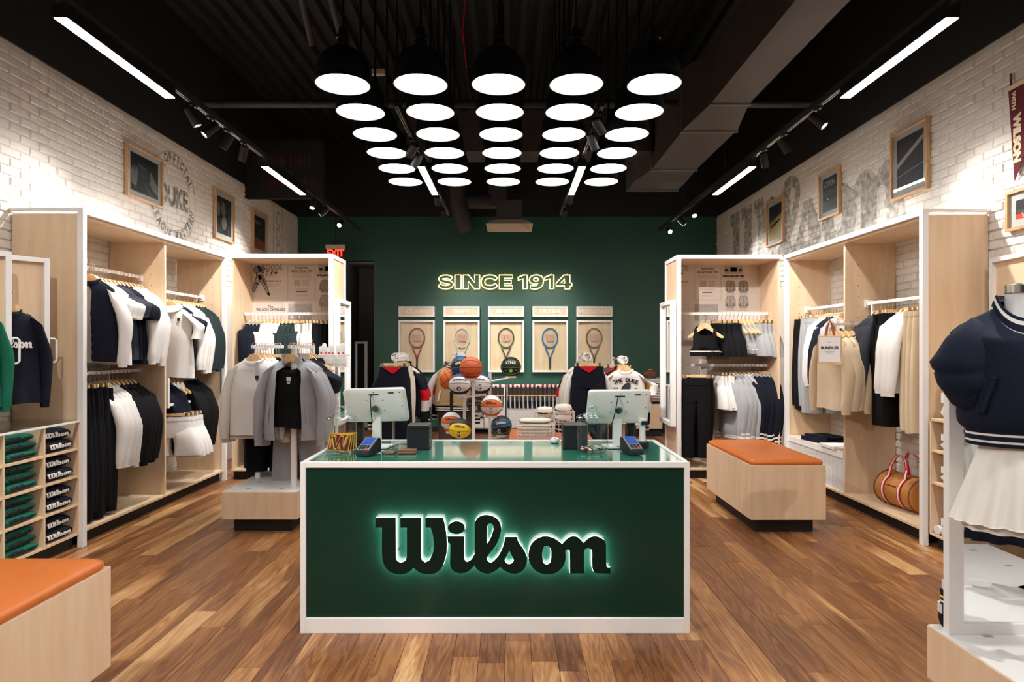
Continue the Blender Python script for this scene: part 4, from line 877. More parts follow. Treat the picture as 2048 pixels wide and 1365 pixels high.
for k in range(30):
    a=r3.random()*6.28; rr=.07*sqrt(r3.random()); t=thing('pin_badge','small round pin badge in the right glass jar','badge',(j1.x+rr*cos(a),3.80+rr*sin(a),CH+.013+.022*r3.random()*(1-rr/.1)),group='round pins in the glass jar'); t['label']=f'{cc[k%8]} round pin badge among the pins in the right glass jar'
    c=cc[k%8]; T=Matrix.Rotation(r3.random()*.9-.45,4,'X')@Matrix.Rotation(r3.random()*.9-.45,4,'Y')
    part('disc',MB().lathe([(0,.003),(.011,.0025),(.0125,0),(0,0)],12).xf(T),mat('pin_'+c,COL[c],.3,bump=(40,.02,.001)),t); part('emblem',MB().lathe([(0,.0034),(.006,.0033)],8).xf(T),mat('pin_'+('white' if c!='white' else 'navy'),COL['white' if c!='white' else 'navy'],.3,bump=(40,.02,.001)),t)
def terminal(label,loc,yaw):
    t=thing('card_terminal',label,'terminal',loc,yaw)
    prof=[(-.085,.0),(-.085,.026),(-.075,.034),(.045,.088),(.075,.086),(.085,.07),(.085,.0)]
    part('body',MB().prism(prof,lambda y,z,x:(x-.039,y,z),.078),M_darkpl,t,bevel=.006)
    sl=math.atan2(.054,.12); T=Matrix.Translation((0,-.015,.0618))@Matrix.Rotation(sl,4,'X')
    part('bezel',MB().box(-.036,.036,-.066,.062,-.001,.003).xf(T),mat('terminal_grey',(150,152,154),.35,bump=(60,.03,.001)),t)
    part('screen',MB().box(-.03,.03,-.012,.056,.003,.005).xf(T),M_screen,t)
    for i in range(3):
        for j in range(3): part('key',MB().box(-.029+i*.021,-.013+i*.021,-.062+j*.015,-.051+j*.015,.003,.006).xf(T),M_darkpl if (i,j)!=(2,0) else M_red,t)
c0=P(736,908,3.68); terminal('black card terminal with lit blue screen beside the left jar',(c0.x,3.70,CH),R(-14))
c1=P(1264,903,3.72); terminal('black card terminal with lit blue screen at the right counter end',(c1.x,3.74,CH),R(12))
def printer(label,x,y,w):
    t=thing('receipt_printer',label,'printer',(x,y,CH)); 
    part('body',rbox(w,.145,.118,.012),M_darkpl,t); part('lid',rbox(w-.002,.143,.022,.012,z0=.121),M_darkpl,t,bevel=.004); part('paper_slot',MB().box(-w*.4,w*.4,-.075,-.072,.117,.122),M_blackm,t)
printer('square black receipt printer beside the brown wallets',P(838,897,3.93).x,3.95,.135); printer('square black receipt printer behind the jar of pins',P(1150,897,3.93).x,3.97,.15)
def wallet(label,u,v,y,w,d,h,yaw):
    p=P(u,v,y); t=thing('wallet',label,'wallet',(p.x,y,CH),yaw)
    part('flap',rbox(w,d,h*.4,.008,z0=h*.6),M_brown,t,bevel=.0015); part('back',rbox(w,d,h*.4,.008),M_brown,t,bevel=.0015); part('cards',rbox(w*.94,d*.9,h*.2,.004,z0=h*.4),M_mount,t)
    return t
wallet('small brown leather card holder left of the wallet on the counter',779,902,3.74,.065,.05,.012,R(-8)); w=wallet('brown leather folded wallet on the counter before the printer',815,902,3.75,.105,.075,.02,R(4))
p=P(1110,884,4.15); t=thing('computer_mouse','white computer mouse on the counter rear edge','mouse',(p.x,4.17,CH))
part('shell',MB().loft([[( .032*s_*cos(a),.05*s_*sin(a),z) for a in [2*pi*k/18 for k in range(18)]] for s_,z in ((.9,0),(1,.006),(.95,.016),(.75,.025),(.4,.03))]),M_plastic,t,smooth=True,sharp=1.5); part('scroll_wheel',MB().cyl((-.004,-.03,.024),(.004,-.03,.024),.006),M_darkpl,t)
p=P(1287,890,3.95); t=thing('barcode_scanner','white handheld barcode scanner in its cradle at the right counter end','scanner',(p.x,3.98,CH))
part('cradle',rbox(.07,.1,.035,.015),M_darkpl,t,bevel=.004); part('handle',MB().tube([(0,.0,.03),(0,.005,.08),(0,.0,.14)],[.02,.019,.018],10),M_plastic,t,smooth=True); part('head',MB().tube([(0,.03,.15),(0,-.02,.155),(0,-.045,.15)],[.022,.027,.02],12),M_plastic,t,smooth=True); part('window',MB().box(-.02,.02,-.068,-.06,.14,.163),M_darkpl,t)
p=P(1268,890,4.0); t=thing('customer_display','tall black customer display standing behind the scanner','display',(p.x-.012,4.06,CH))
part('foot',rbox(.09,.09,.02,.015),M_darkpl,t); part('column',rbox(.055,.05,.19,.012,z0=.02),M_darkpl,t,bevel=.004)
p=P(715,888,4.02); t=thing('customer_display','tall black display standing between left jar and screen','display',(p.x,4.08,CH))
part('foot',rbox(.09,.09,.02,.015),M_darkpl,t); part('column',rbox(.055,.05,.155,.012,z0=.02),M_darkpl,t,bevel=.004)
tag(part('power_cable',MB().tube([(-.76,4.02,CH+.006),(-.72,3.9,CH+.006),(-.68,3.96,CH+.02),(-.64,4.02,CH+.006),(-.6,4.05,CH+.006)],.003,6),M_darkpl,smooth=True),'thin black cable looping on the counter beside the left screen','cable')
tag(part('power_cable',MB().tube([(.57,3.93,CH+.006),(.63,3.96,CH+.006),(.67,3.86,CH+.02),(.70,3.80,CH+.004)],.003,6),M_darkpl,smooth=True),'thin black cable running to the right card terminal','cable')
tag(part('bag_clip',rbox(.05,.02,.006,.006),M_darkpl,loc=(.33,3.9,CH)),'small black clip lying beside the right printer','clip')
# ------------------------------------------------------------------ garments
def ring(w,d,z,n=28,k=0,amp=0,ph=0,dip=0,pw=.8,gap=0,cy=0,side=0):
    out=[]
    for i in range(n):
        a=2*pi*i/n if not gap else gap+(2*pi-2*gap)*i/(n-1)
        s_,c_=sin(a),-cos(a)
        f=1+amp*sin(k*a+ph)
        x=w*math.copysign(abs(s_)**pw,s_); y=d*c_*f+cy
        out.append((x,y,z-dip*max(0,-c_)-side*abs(x)/max(w,.001)))
    return out
def torso(Lg,sw=.215,hw=.23,nw=.078,d=.05,seed=0,z0=-.1,gap=0,hem=0,stripe=None,dip=.05,flare=1,quilt=False,armhole=False,n=28):
    r=random.Random(seed); ph=r.random()*6; k=r.choice((5,6,7)); rings=[]; ms=[]
    rings.append(ring(nw,.05,z0+.012,n,dip=dip,gap=gap)); ms.append(0)
    rings.append(ring(nw+.01,.052,z0,n,dip=dip,gap=gap)); ms.append(0)
    rings.append(ring((nw+sw)*.5,.058,z0-.055,n,dip=dip*.6,gap=gap,side=-.025)); ms.append(0)
    rings.append(ring(sw-.012,d*1.1,z0-.10,n,gap=gap,side=-.025)); ms.append(0)
    if armhole: rings.append(ring(sw*.9,d*1.25,z0-.2,n,gap=gap)); ms.append(0)
    else: rings.append(ring(sw,d*1.2,z0-.17,n,k,.05,ph,gap=gap)); ms.append(0)
    steps=7 if not quilt else 12; zs=z0-.24; 
    for i in range(steps+1):
        t=i/steps; z=zs+(z0-Lg-zs)*t; w=(sw*.985*(1-t)+hw*t)*(1+.012*sin(5*t+ph)); dd=d*(1.25+.25*t*flare); am=.06+.2*t
        if quilt: dd*= 1.1 if i%2 else .98; am=.03
        sg=.012*t*t*sin(ph*2)
        rr=ring(w,dd,z,n,k,am,ph+t*.8,gap=gap,cy=.01*sin(3*t+ph))
        rings.append([(x,y,zz+sg*sin(x*9+ph)) for x,y,zz in rr]); ms.append(0)
    if hem:
        nb=len(stripe)-1 if stripe else 2
        for j in range(nb+1 if stripe else 3):
            t=(j+1)/(nb+1 if stripe else 3); z=z0-Lg-hem*t
            rings.append(ring(hw*.93*(1-.02*t),d*1.35,z,n,k,.1,ph+.8,gap=gap)); ms[-1]=(stripe[j] if stripe else 1); ms.append(ms[-1])
    mb=MB().loft(rings,cap0=False,cap1=False,closed=not gap,ms=ms); return mb
def sleeve(s,Ls,sw=.215,z0=-.1,seed=0,r0=.085,r1=.058,spread=.045,bands=None,cuff=None,fwd=0,n=14):
    """tube from the shoulder; bands [(t,m)...] colour by length"""
    r=random.Random(seed+s*17+5); ph=r.random()*6; sh=Vector((s*(sw-.035),0,z0-.085)); rings=[]; ms=[]; N=9
    for i in range(N+1):
        t=i/N; dn=Ls*t; out=spread*min(1,t*2.2)+.03*min(1,t*3)+.012*sin(t*5+ph)*t
        c=sh+Vector((s*out,fwd*t*t-.012*t+.01*sin(4*t+ph),-dn)); rr=r0+(r1-r0)*t
        sw_=1+.05*sin(7*t+ph)
        tilt=.55*(1-min(1,t*2.5))
        rings.append([(c.x+s*0+.62*rr*sw_*cos(a)*(1),c.y+rr*.95*sin(a)*(1+.08*sin(3*a+ph+4*t)),c.z-s*tilt*rr*.8*cos(a)+.0) for a in [2*pi*k/n for k in range(n)]])
        m=0
        if bands:
            for tb,mb_ in bands:
                if t>=tb: m=mb_
        ms.append(m)
    mb=MB()
    if cuff:
        last=rings[-1]; c=sum((Vector(p) for p in last),Vector())/n
        for j in range(len(cuff)):
            z=-.022*(j+1)
            rings.append([tuple(c+(Vector(p)-c)*.82+Vector((0,0,z))) for p in last]); ms[-1]=cuff[j]; ms.append(cuff[j])
    return mb.loft(rings,cap0=True,cap1=False,ms=ms)
def collar(z0=-.1,h=.03,nw=.082,lean=0,seed=0):
    return MB().loft([ring(nw+.004,.056,z0-.002,24,dip=.05),ring(nw+.008,.062,z0+h*.5,24,dip=.035),ring(nw-.004,.05,z0+h,24,dip=.03),ring(nw-.012,.042,z0+h*.4,24,dip=.03)],cap0=False,cap1=False)
def legs(Lg,waist=.19,hip=.215,crotch=.3,cuffw=.10,z0=-.125,seed=0,d=.045,n=20):
    r=random.Random(seed); ph=r.random()*6; k=5
    rings=[ring(waist,d*.8,z0,n,k,.03,ph),ring(waist+.004,d*.85,z0-.045,n,k,.03,ph),ring(hip*.95,d*1.0,z0-.14,n,k,.04,ph),ring(hip*.97,d*.95,z0-crotch+.04,n,k,.03,ph)]
    mb=MB().loft(rings,cap0=False,cap1=False)
    for s in (-1,1):
        rr=[]
        N=7
        for i in range(N+1):
            t=i/N; z=z0-.1-(Lg-.1)*t; w=hip*.5*(1-t)+cuffw*t; w*=(.9+.1*min(1,t*5)); cx=s*(hip*.5*(1-t)+(cuffw+.012)*t+.012*sin(4*t+ph))
            rr.append([(x+cx,y*(1+.2*sin(3*t+ph+s)),zz) for x,y,zz in ring(w,d*(.7+.45*min(1,t*4)),z,14,3,.06,ph+t)])
        mb.loft(rr,cap0=False,cap1=False)
    return mb
def skirt(Lg,w0=.17,w1=.24,z0=-.125,pleats=12,d0=.05,d1=.09,seed=0,n=72,amp=.22):
    rings=[]
    for i in range(7):
        t=i/6; rr=[]
        for q in range(n):
            a=2*pi*q/n; f=1+amp*t*sin(pleats*a+seed); rr.append(((w0+(w1-w0)*t)*sin(a)*(1+.3*amp*t*sin(pleats*a+seed)),-(d0+(d1-d0)*t)*cos(a)*f,z0-Lg*t))
        rings.append(rr)
    return MB().loft(rings,cap0=False,cap1=False)
_gc={}
def hanger_parts(kind):
    k='h'+kind
    if k in _gc: return _gc[k]
    hook=MB().tube([(.0,.0,-.085),(0,0,-.045),(.004,0,-.03),(.018,0,-.018),(.022,0,-.002),(.014,0,.013),(0,0,.018),(-.014,0,.013),(-.02,0,.0)],.0024,6)
    P_=[('hook',hook.mesh('hook',M_brass if kind!='clip' else M_chrome,True),())]
    if kind=='top':
        pts=[]
        prof=[(0,-.072),(.042,-.086),(.072,-.118),(.13,-.178),(.195,-.222),(.208,-.236),(.2,-.25),(.185,-.246),(.12,-.206),(.06,-.165),(0,-.135)]
        poly=prof+[(-x,z) for x,z in prof[::-1] if x>0]
        P_.append(('body',MB().prism(poly,lambda x,z,y:(x,y-.011+ .0,z),.022).mesh('hanger_body',M_hang),()))
    else:
        P_.append(('bar',MB().box(-.16,.16,-.009,.009,-.112,-.085).mesh('hanger_bar',M_hang),()))
        cl=MB().box(-.145,-.122,-.014,.014,-.145,-.082).box(.122,.145,-.014,.014,-.145,-.082)
        P_.append(('clip',MB().box(-.147,-.12,-.014,.014,-.15,-.08).mesh('clip',M_chrome),())); P_.append(('clip',MB().box(.12,.147,-.014,.014,-.15,-.08).mesh('clip',M_chrome),()))
    _gc[k]=P_; return P_
DUKE=[]
def garment_parts(kind,c,v):
    k=(kind,c,v)
    if k in _gc: return _gc[k]
    b=fab(c); S=lambda mb,name,m,sharp=1.1: (name,mb.mesh(name,m,True,sharp),())
    o=[]; h='top'; wht=fab('white') if c!='white' else fab('navy')
    if kind in('ls','lss','polols'):
        Lg=.66
        st=[0,1,0,1,0] if kind=='lss' else None
        o=[S(torso(Lg,seed=v,hem=.055 if kind=='lss' else .0,stripe=st),'body',[b,wht]),
           *[S(sleeve(s,.56,seed=v,cuff=([0,1,0,1,0] if kind=='lss' else [0,0])),'sleeve',[b,wht]) for s in(-1,1)],
           ]
        cm=collar(h=.016)
        if kind=='lss':
            rg=[ring(.084,.058,-.1,24,dip=.05),ring(.086,.06,-.093,24,dip=.045),ring(.086,.06,-.086,24,dip=.04),ring(.085,.058,-.079,24,dip=.036),ring(.083,.056,-.073,24,dip=.033),ring(.08,.052,-.068,24,dip=.03)]
            o.append(('collar',MB().loft(rg,cap0=False,cap1=False,ms=[0,1,0,1,0,0]).mesh('collar',[b,wht],True,1.2),()))
        else: o.append(S(cm,'collar',b))
    elif kind=='ss': o=[S(torso(.66,seed=v),'body',b),*[S(sleeve(s,.2,seed=v,r1=.078,spread=.075),'sleeve',b) for s in(-1,1)],S(collar(h=.014),'collar',b)]
    elif kind=='polo':
        o=[S(torso(.68,seed=v),'body',b),*[S(sleeve(s,.22,seed=v,r1=.074,spread=.06),'sleeve',b) for s in(-1,1)]]
        o.append(S(MB().loft([ring(.078,.05,-.088,24,dip=.05),ring(.07,.045,-.06,24,dip=.03),ring(.078,.055,-.058,24,dip=.03),ring(.115,.082,-.098,24,dip=.055)],cap0=False,cap1=False),'collar',b))
        o.append(('placket',MB().box(-.016,.016,-.071,-.062,-.29,-.145).mesh('placket',b),())); o.append(('button',MB().cyl((0,-.071,-.19),(0,-.074,-.19),.005,8).cyl((0,-.071,-.24),(0,-.074,-.24),.005,8).mesh('button',M_mount),()))
        o.append(('chest_mark',MB().box(.09,.115,-.069,-.066,-.235,-.205).box(.097,.108,-.069,-.066,-.25,-.238).mesh('chest_mark',plain('navy')),()))
    elif kind=='tank': o=[S(torso(.56,sw=.15,hw=.2,nw=.095,dip=.09,armhole=True,seed=v),'body',b)]
    elif kind=='bra': o=[S(torso(.28,sw=.15,hw=.175,nw=.1,dip=.15,armhole=True,seed=v,d=.055),'body',b),S(MB().loft([ring(.177,.078,-.38,24),ring(.175,.078,-.392,24)],cap0=False,cap1=False),'hem_line',fab('white')),S(MB().loft([ring(.175,.076,-.392,24),ring(.17,.074,-.44,24)],cap0=False,cap1=False),'under_band',b)]
    elif kind=='vest': o=[S(torso(.66,seed=v,quilt=True,armhole=True,gap=.2,sw=.205,hw=.235,d=.062),'body',b),S(collar(h=.02,nw=.08),'collar',b),('zip',MB().box(-.008,.008,-.09,-.086,-.70,-.2).mesh('zip',plain('black')),())]
    elif kind=='jacket':
        o=[S(torso(.6,seed=v,gap=.42,sw=.22,hw=.25,d=.07,hem=.06),'body',[b,b]),*[S(sleeve(s,.56,seed=v,sw=.225,cuff=[0,0,0],r0=.095,r1=.065),'sleeve',[b]) for s in(-1,1)],
           ]
        rg=[ring(.082,.056,-.1,24,dip=.06,gap=.5),ring(.085,.062,-.07,24,dip=.05,gap=.5),ring(.082,.06,-.045,24,dip=.045,gap=.5)]
        o.append(('collar',MB().loft(rg,cap0=False,cap1=False,closed=False).mesh('collar',b,True),()))
        for s in (-1,1): o.append(('pocket_welt',MB().prism([(s*.15,-.46),(s*.165,-.46),(s*.18,-.62),(s*.165,-.62)],lambda x,z,y:(x,-.099+y,z),.006).mesh('pocket_welt',b),()))
    elif kind=='varsity':
        wm=fab('white'); bk=fab('black')
        o=[S(torso(.50,seed=v,quilt=True,gap=.05,sw=.225,hw=.25,d=.075,hem=.07,stripe=[1,2,1,2,1]),'body',[b,bk,wm]),
           *[S(sleeve(s,.52,seed=v,sw=.235,cuff=[1,2,1,2,1],r0=.1,r1=.07,spread=.09),'sleeve',[wm,bk,wm]) for s in(-1,1)]]
        rg=[ring(.088,.062,-.105,24,dip=.06),ring(.09,.064,-.095,24,dip=.055),ring(.09,.064,-.085,24,dip=.05),ring(.088,.062,-.075,24,dip=.045),ring(.085,.058,-.066,24,dip=.042),ring(.082,.05,-.058,24,dip=.04)]
        o.append(('collar',MB().loft(rg,cap0=False,cap1=False,ms=[1,2,1,2,1,1]).mesh('collar',[b,bk,wm],True,1.2),()))
        for s in (-1,1): o.append(('pocket_welt',MB().prism([(s*.13,-.40),(s*.15,-.40),(s*.18,-.54),(s*.16,-.54)],lambda x,z,y:(x,-.112+y,z),.01).mesh('pocket_welt',fab('cream')),()))
    elif kind=='track':
        rd,wm=fab('red'),fab('white')
        o=[S(torso(.58,seed=v,sw=.225,hw=.235,d=.06,hem=.05,stripe=[0,2,0,2]),'body',[b,rd,wm]),
           *[S(sleeve(s,.56,seed=v,sw=.23,bands=[(.0,0),(.3,1),(.5,2),(.68,0)],cuff=[0,2,0,2],r0=.095,r1=.065,spread=.08),'sleeve',[fab('navy'),rd,wm]) for s in(-1,1)],S(collar(h=.04),'collar',[b])]
    elif kind=='pants': o=[S(legs(1.0,seed=v),'body',b),S(MB().loft([ring(.192,.039,-.122,20,5,.04,random.Random(v).random()*6),ring(.195,.041,-.165,20,5,.04,0)],cap0=False,cap1=False),'waistband',b)]; h='clip'
    elif kind=='leggings': o=[S(legs(.9,seed=v,waist=.155,hip=.175,cuffw=.07,d=.03),'body',b),S(MB().loft([ring(.156,.03,-.121,20),ring(.162,.034,-.20,20)],cap0=False,cap1=False),'waistband',b)]; h='clip'
    elif kind=='redpants':
        o=[S(legs(1.0,seed=v,waist=.17,hip=.21),'body',b),('lining',MB().prism([(-.12,-.125),(.1,-.125),(.02,-.19),(-.0,-.2),(-.04,-.18)],lambda x,z,y:(x,-.05+y,z),.004).mesh('lining',fab('red' if v==0 else 'royal')),())]; h='clip'
    elif kind=='shorts': o=[S(legs(.38,seed=v,cuffw=.125,waist=.165,hip=.2,crotch=.24),'body',b),S(MB().loft([ring(.168,.038,-.121,20),ring(.17,.041,-.16,20)],cap0=False,cap1=False),'waistband',b)]; h='clip'
    elif kind=='skirt': o=[S(skirt(.36,seed=v),'body',b),S(MB().loft([ring(.171,.051,-.121,20),ring(.173,.053,-.155,20)],cap0=False,cap1=False),'waistband',b)]; h='clip'
    elif kind=='duke':
        o=[S(torso(.64,seed=v,sw=.23,hw=.235,d=.045),'body',b),*[S(sleeve(s,.2,seed=v,sw=.235,r1=.085,spread=.1),'sleeve',b) for s in(-1,1)],S(collar(h=.014),'collar',b)]
        yy=-.068
        mb=MB()
        for i,ch in enumerate('THE DUKE'):
            if ch==' ': continue
            a=R(112-44*i/7); t=text_mb(ch,.058,.003,.0004,1.1); q=onface(t,(.34*cos(a),yy,-.555+.34*sin(a)),(cos(a-pi/2),0,sin(a-pi/2)),(-sin(a-pi/2),0,cos(a-pi/2))); mb.add(q.v,q.f)
        o.append(('lettering',mb.mesh('lettering',plain('black')),()))
        o.append(('ball_print',MB().prism(EL(0,-.31,.075,.045,24,.9),lambda x,z,y:(x,yy-.001+y,z),.0015).mesh('ball_print',plain('charcoal')),()))
        o.append(('small_lettering',onface(text_mb('SINCE',.02,.001,.0003),(-.12,yy,-.31),(1,0,0),(0,0,1)).mesh('small_lettering',plain('black')),()))
        o.append(('small_lettering',onface(text_mb('1941',.02,.001,.0003),(.12,yy,-.31),(1,0,0),(0,0,1)).mesh('small_lettering',plain('black')),()))
        o.append(('logo_lettering',onface(logo_mb(.09,.0004),(0,yy,-.45),(1,0,0),(0,0,1)).mesh('logo_lettering',plain('black')),()))
    _gc[k]=(o,h); return o,h
KN=dict(ls='long-sleeved shirt',lss='striped-collar sweatshirt',ss='short-sleeved shirt',polo='polo shirt',polols='shirt',tank='tank top',bra='sports bra',vest='quilted vest',jacket='zip jacket',varsity='varsity puffer jacket',track='colour-block track jacket',pants='trousers',leggings='leggings',redpants='team trousers',shorts='shorts',skirt='skirt',duke='printed tee')
NM=dict(ls='shirt',lss='sweatshirt',ss='tee_shirt',polo='polo_shirt',tank='tank_top',bra='sports_bra',vest='quilted_vest',jacket='zip_jacket',varsity='varsity_jacket',track='track_jacket',pants='trousers',leggings='leggings',redpants='trousers',shorts='shorts',skirt='skirt',duke='tee_shirt')
CT=dict(pants='trousers',leggings='leggings',redpants='trousers',shorts='shorts',skirt='skirt',vest='vest',tank='top',bra='sports bra',jacket='jacket',varsity='jacket',track='jacket')
CN=dict(dkgreen='dark green',cream='cream',tan='tan')
def put(parts,name,label,cat,loc,rz,group=None):
    t=thing(name,label,cat,loc,rz,group)
    for nm,me,_ in parts: link(nm,me,t)
    return t
SQ=[1.0]
rg_=random.Random(11)
def hang(kind,c,v,loc,rz,label,hlabel,group,hgroup,mark=None,hanger=True):
    o,h=garment_parts(kind,c,v)
    g=put(o,NM[kind],label,CT.get(kind,'shirt'),loc,rz,group)
    if h=='top': g.location.z-=.03
    g.scale=(SQ[0]*rg_.uniform(.95,1.02),1,rg_.uniform(.965,1.035))
    if hanger:
        hg=put(hanger_parts(h),'clip_hanger' if h=='clip' else 'wooden_hanger',hlabel,'hanger',loc,rz,hgroup); hg.scale=(g.scale.x*.97,1,1)
    return g
def row(items,start,step,face,place,ordw='from the front',dz=0,jit=.1):
    """items [(kind,colour,count)]; hang one by one from start along step"""
    x=Vector(start); st=Vector(step); out=[]
    for kind,c,n in items:
        for i in range(n):
            cn=CN.get(c,c); kn=KN[kind]
            lab=f'{cn} {kn} on {place}' if n==1 else f'{nth(i)} {cn} {kn} {ordw}, {place}'
            hl=f'hanger of the {"" if n==1 else nth(i)+" "}{cn} {kn}, {place}'.replace('  ',' ')
            out.append(hang(kind,c,(i*2+len(out))%3,x.copy(),face+rg_.uniform(-jit,jit),lab,hl,f'clothes on {place}',f'hangers on {place}')); x=x+st
    return out
zr=.017
UNL='upper rail of left near bay'; 
row([('tank','black',3),('ss','white',3),('ss','charcoal',2),('ss','navy',2),('ls','white',4)],(-3.50,5.30,2.18),(0,.06,0),0,UNL)
hang('vest','navy',0,Vector((-3.33,5.13,2.17)),.08,'navy quilted vest on the front pin of left near bay','hanger of the navy quilted vest, left near bay',None,None)
hang('ls','white',1,Vector((-3.34,5.17,2.17)),.06,'white shirt just behind the navy quilted vest, left near bay','hanger of the white shirt behind the quilted vest',None,None)
row([('pants','black',6),('ls','white',4),('ls','black',5)],(-3.52,5.12,1.30),(0,.062,0),0,'lower rail of left near bay')
hang('polo','white',0,Vector((-3.36,6.42,2.04)),.05,'white polo shirt on the front pin of left far bay','hanger of the white polo shirt, left far bay',None,None)
row([('ss','navy',4),('ls','white',4),('ls','dkgreen',4)],(-3.50,6.52,2.08),(0,.068,0),0,'upper rail of left far bay')
row([('ls','black',3),('tank','white',3),('ls','black',5)] if False else [('ls','navy',3),('tank','white',3),('ls','black',5)],(-3.52,6.38,1.28),(0,.075,0),0,'lower rail of left far bay')
row([('shorts','white',4)],(-3.30,6.32,.955),(0,.085,0),.25,'short arm of left far bay')
row([('lss','navy',4),('ls','white',5),('ls','dkgreen',4),('shorts','white',5),('skirt','black',4)],(-3.08,7.68,1.91),(.044,0,0),R(90),'upper rail of back left cabinet','from the left')
row([('pants','black',4)],(-3.06,7.68,1.16),(.05,0,0),R(90),'lower rail of back left cabinet','from the left')
hang('bra','black',0,Vector((2.23,7.50,1.87)),R(0),'black sports bra with white hem line facing front, back right cabinet','hanger of the front black sports bra',None,None)
hang('bra','black',1,Vector((2.26,7.57,1.87)),R(-14),'second black sports bra, tucked behind the front one','hanger of the second black sports bra',None,None)
row([('shorts','black',5),('bra','grey',4),('shorts','grey',5)],(2.46,7.76,1.915),(.047,0,0),R(-72),'upper rail of back right cabinet','from the left')
hang('leggings','black',0,Vector((2.13,7.50,1.28)),0,'black leggings hanging face on in back right cabinet','clip hanger of the front black leggings',None,None)
hang('leggings','black',1,Vector((2.2,7.60,1.28)),R(-12),'second black leggings, behind the front pair','clip hanger of the second black leggings',None,None)
row([('shorts','white',4),('lss','grey',5),('lss','navy',5)],(2.43,7.76,1.30),(.047,0,0),R(-78),'lower rail of back right cabinet','from the left')
SQ[0]=.88
row([('ls','grey',2),('ls','navy',3),('ls','white',3),('pants','grey',4),('pants','black',3)],(3.39,6.62,1.95),(0,.055,0),0,'rail of right far bay')
row([('pants','beige',3),('ls','white',4),('pants','black',3),('ls','charcoal',4)],(3.39,5.22,1.93),(0,.062,0),0,'rail of right near bay')
SQ[0]=.95
row([('ls','beige',4)],(2.99,6.06,1.742),(.06,0,0),R(-78),'projecting arm of right cabinet','from the aisle')
SQ[0]=1
# ------------------------------------------------------------------ platform racks
def prack(label,x,y0,y1,z,px,pys):
    t=thing('clothes_rack',label,'rack',(x,y0,.339)); b=.339
    part('bar',MB().box(-.012,.012,0,y1-y0,z-.028-b,z-b),M_white,t)
    for py in pys:
        part('post',MB().box(px-x-.02,px-x+.02,py-y0-.02,py-y0+.02,0,z-.02-b if abs(px-x)<.05 else z-.05-b),M_white,t)
        if abs(px-x)>.02: part('arm',MB().box(min(px-x,0),max(px-x,0),py-y0-.012,py-y0+.012,z-.05-b,z-.028-b),M_white,t)
    return t
prack('white bar rack of white shirts on the left platform',-2.20,5.52,6.25,1.535,-2.28,(5.85,))
prack('white bar rack of grey jackets on the left platform',-1.84,5.38,6.05,1.535,-1.84,(5.50,6.0))
RA='rack of white shirts on the left platform'; RB='rack of grey jackets on the left platform'
ws=row([('ls','white',5),('pants','black',5)],(-2.20,5.56,1.537),(0,.065,0),0,RA)
for g in ws[:1]:
    part('neck_tape',MB().loft([ring(.077,.049,-.091,20,dip=.05),ring(.079,.051,-.086,20,dip=.046)],cap0=False,cap1=False),fab('black'),g)
    part('chest_mark',MB().box(.045,.075,-.076,-.072,-.27,-.235).box(.053,.067,-.076,-.072,-.283,-.273),plain('black'),g); part('size_sticker',MB().box(.045,.075,-.071,-.068,-.22,-.12),M_mount,g)
js=[]
hang('tank','black',2,Vector((-1.84,5.445,1.537)),0,'black top worn inside the front grey zip jacket, left platform','hanger inside the front grey zip jacket',None,None)
tee=[o for o in bpy.data.objects if o.get('label','').startswith('black top worn')][0]
part('chest_mark',MB().box(-.017,.017,-.082,-.078,-.27,-.235).box(-.011,.011,-.082,-.078,-.29,-.277),plain('white'),tee); part('neck_label',MB().box(.025,.06,-.062,-.058,-.165,-.125),plain('white'),tee)
js=row([('jacket','grey',4),('ss','navy',3),('tank','black',3)],(-1.84,5.44,1.537),(0,.062,0),0,RB)
row([('pants','grey',3)],(-1.90,5.78,1.15),(.0,.06,0),R(8),'lower hook of the rack of grey jackets')
# wire basket of packed tops
def wire_basket(label,loc,w,d,h,nx,nz,rz=0):
    t=thing('wire_basket',label,'basket',loc,rz); r=.0022
    def rect(z,rr): return MB().tube([(-w/2,-d/2,z),(w/2,-d/2,z),(w/2,d/2,z),(-w/2,d/2,z)],rr,6,closed=True)
    part('rim',rect(h,.005),M_white,t); mb=MB()
    for i in range(nz): m=rect(.003+h*i/nz,r); mb.add(m.v,m.f)
    for i in range(nx+1):
        x=-w/2+w*i/nx; mb.tube([(x,-d/2,h),(x,-d/2,.002),(x,d/2,.002),(x,d/2,h)],r,5)
    for i in range(1,max(2,int(nx*d/w))):
        y=-d/2+d*i/max(2,int(nx*d/w)); mb.tube([(-w/2,y,h),(-w/2,y,.002),(w/2,y,.002),(w/2,y,h)],r,5)
    part('wires',mb,M_white,t); return t
bl=P(668,735,6.3)
wire_basket('white wire basket of wrapped packs on the mirror side of the left rack',bl,.24,.2,.12,8,3)
rp=random.Random(9)
for i in range(8):
    x=bl.x-.095+(i%4)*.062; y=bl.y-.05+(i//4)*.09
    t=thing('wrapped_pack',f'clear wrapped white pack in the wire basket, {nth(i%4)} from left, {"front" if i<4 else "rear"} row','pack',(x,y,bl.z+.008),rp.uniform(-.3,.3),'wrapped packs in the wire basket')
    T=Matrix.Rotation(rp.uniform(-.25,.2),4,'Y'); hh=.19+rp.random()*.05
    part('pack',MB().loft([[(a*.02,b*.012,z) for a,b in ((-1,-1),(1,-1),(1.0,1),(-1,1))] if z else [(a*.018,b*.01,z) for a,b in ((-1,-1),(1,-1),(1,1),(-1,1))] for z in (0,.06,hh*.7,hh*.92)]+[[(a*.012,b*.004,hh) for a,b in ((-1,-1),(1,-1),(1,1),(-1,1))]]).xf(T),fab('white'),t,smooth=True)
    part('red_label',MB().box(-.008,.008,-.0135,-.012,.12,.14).xf(T),M_red,t)
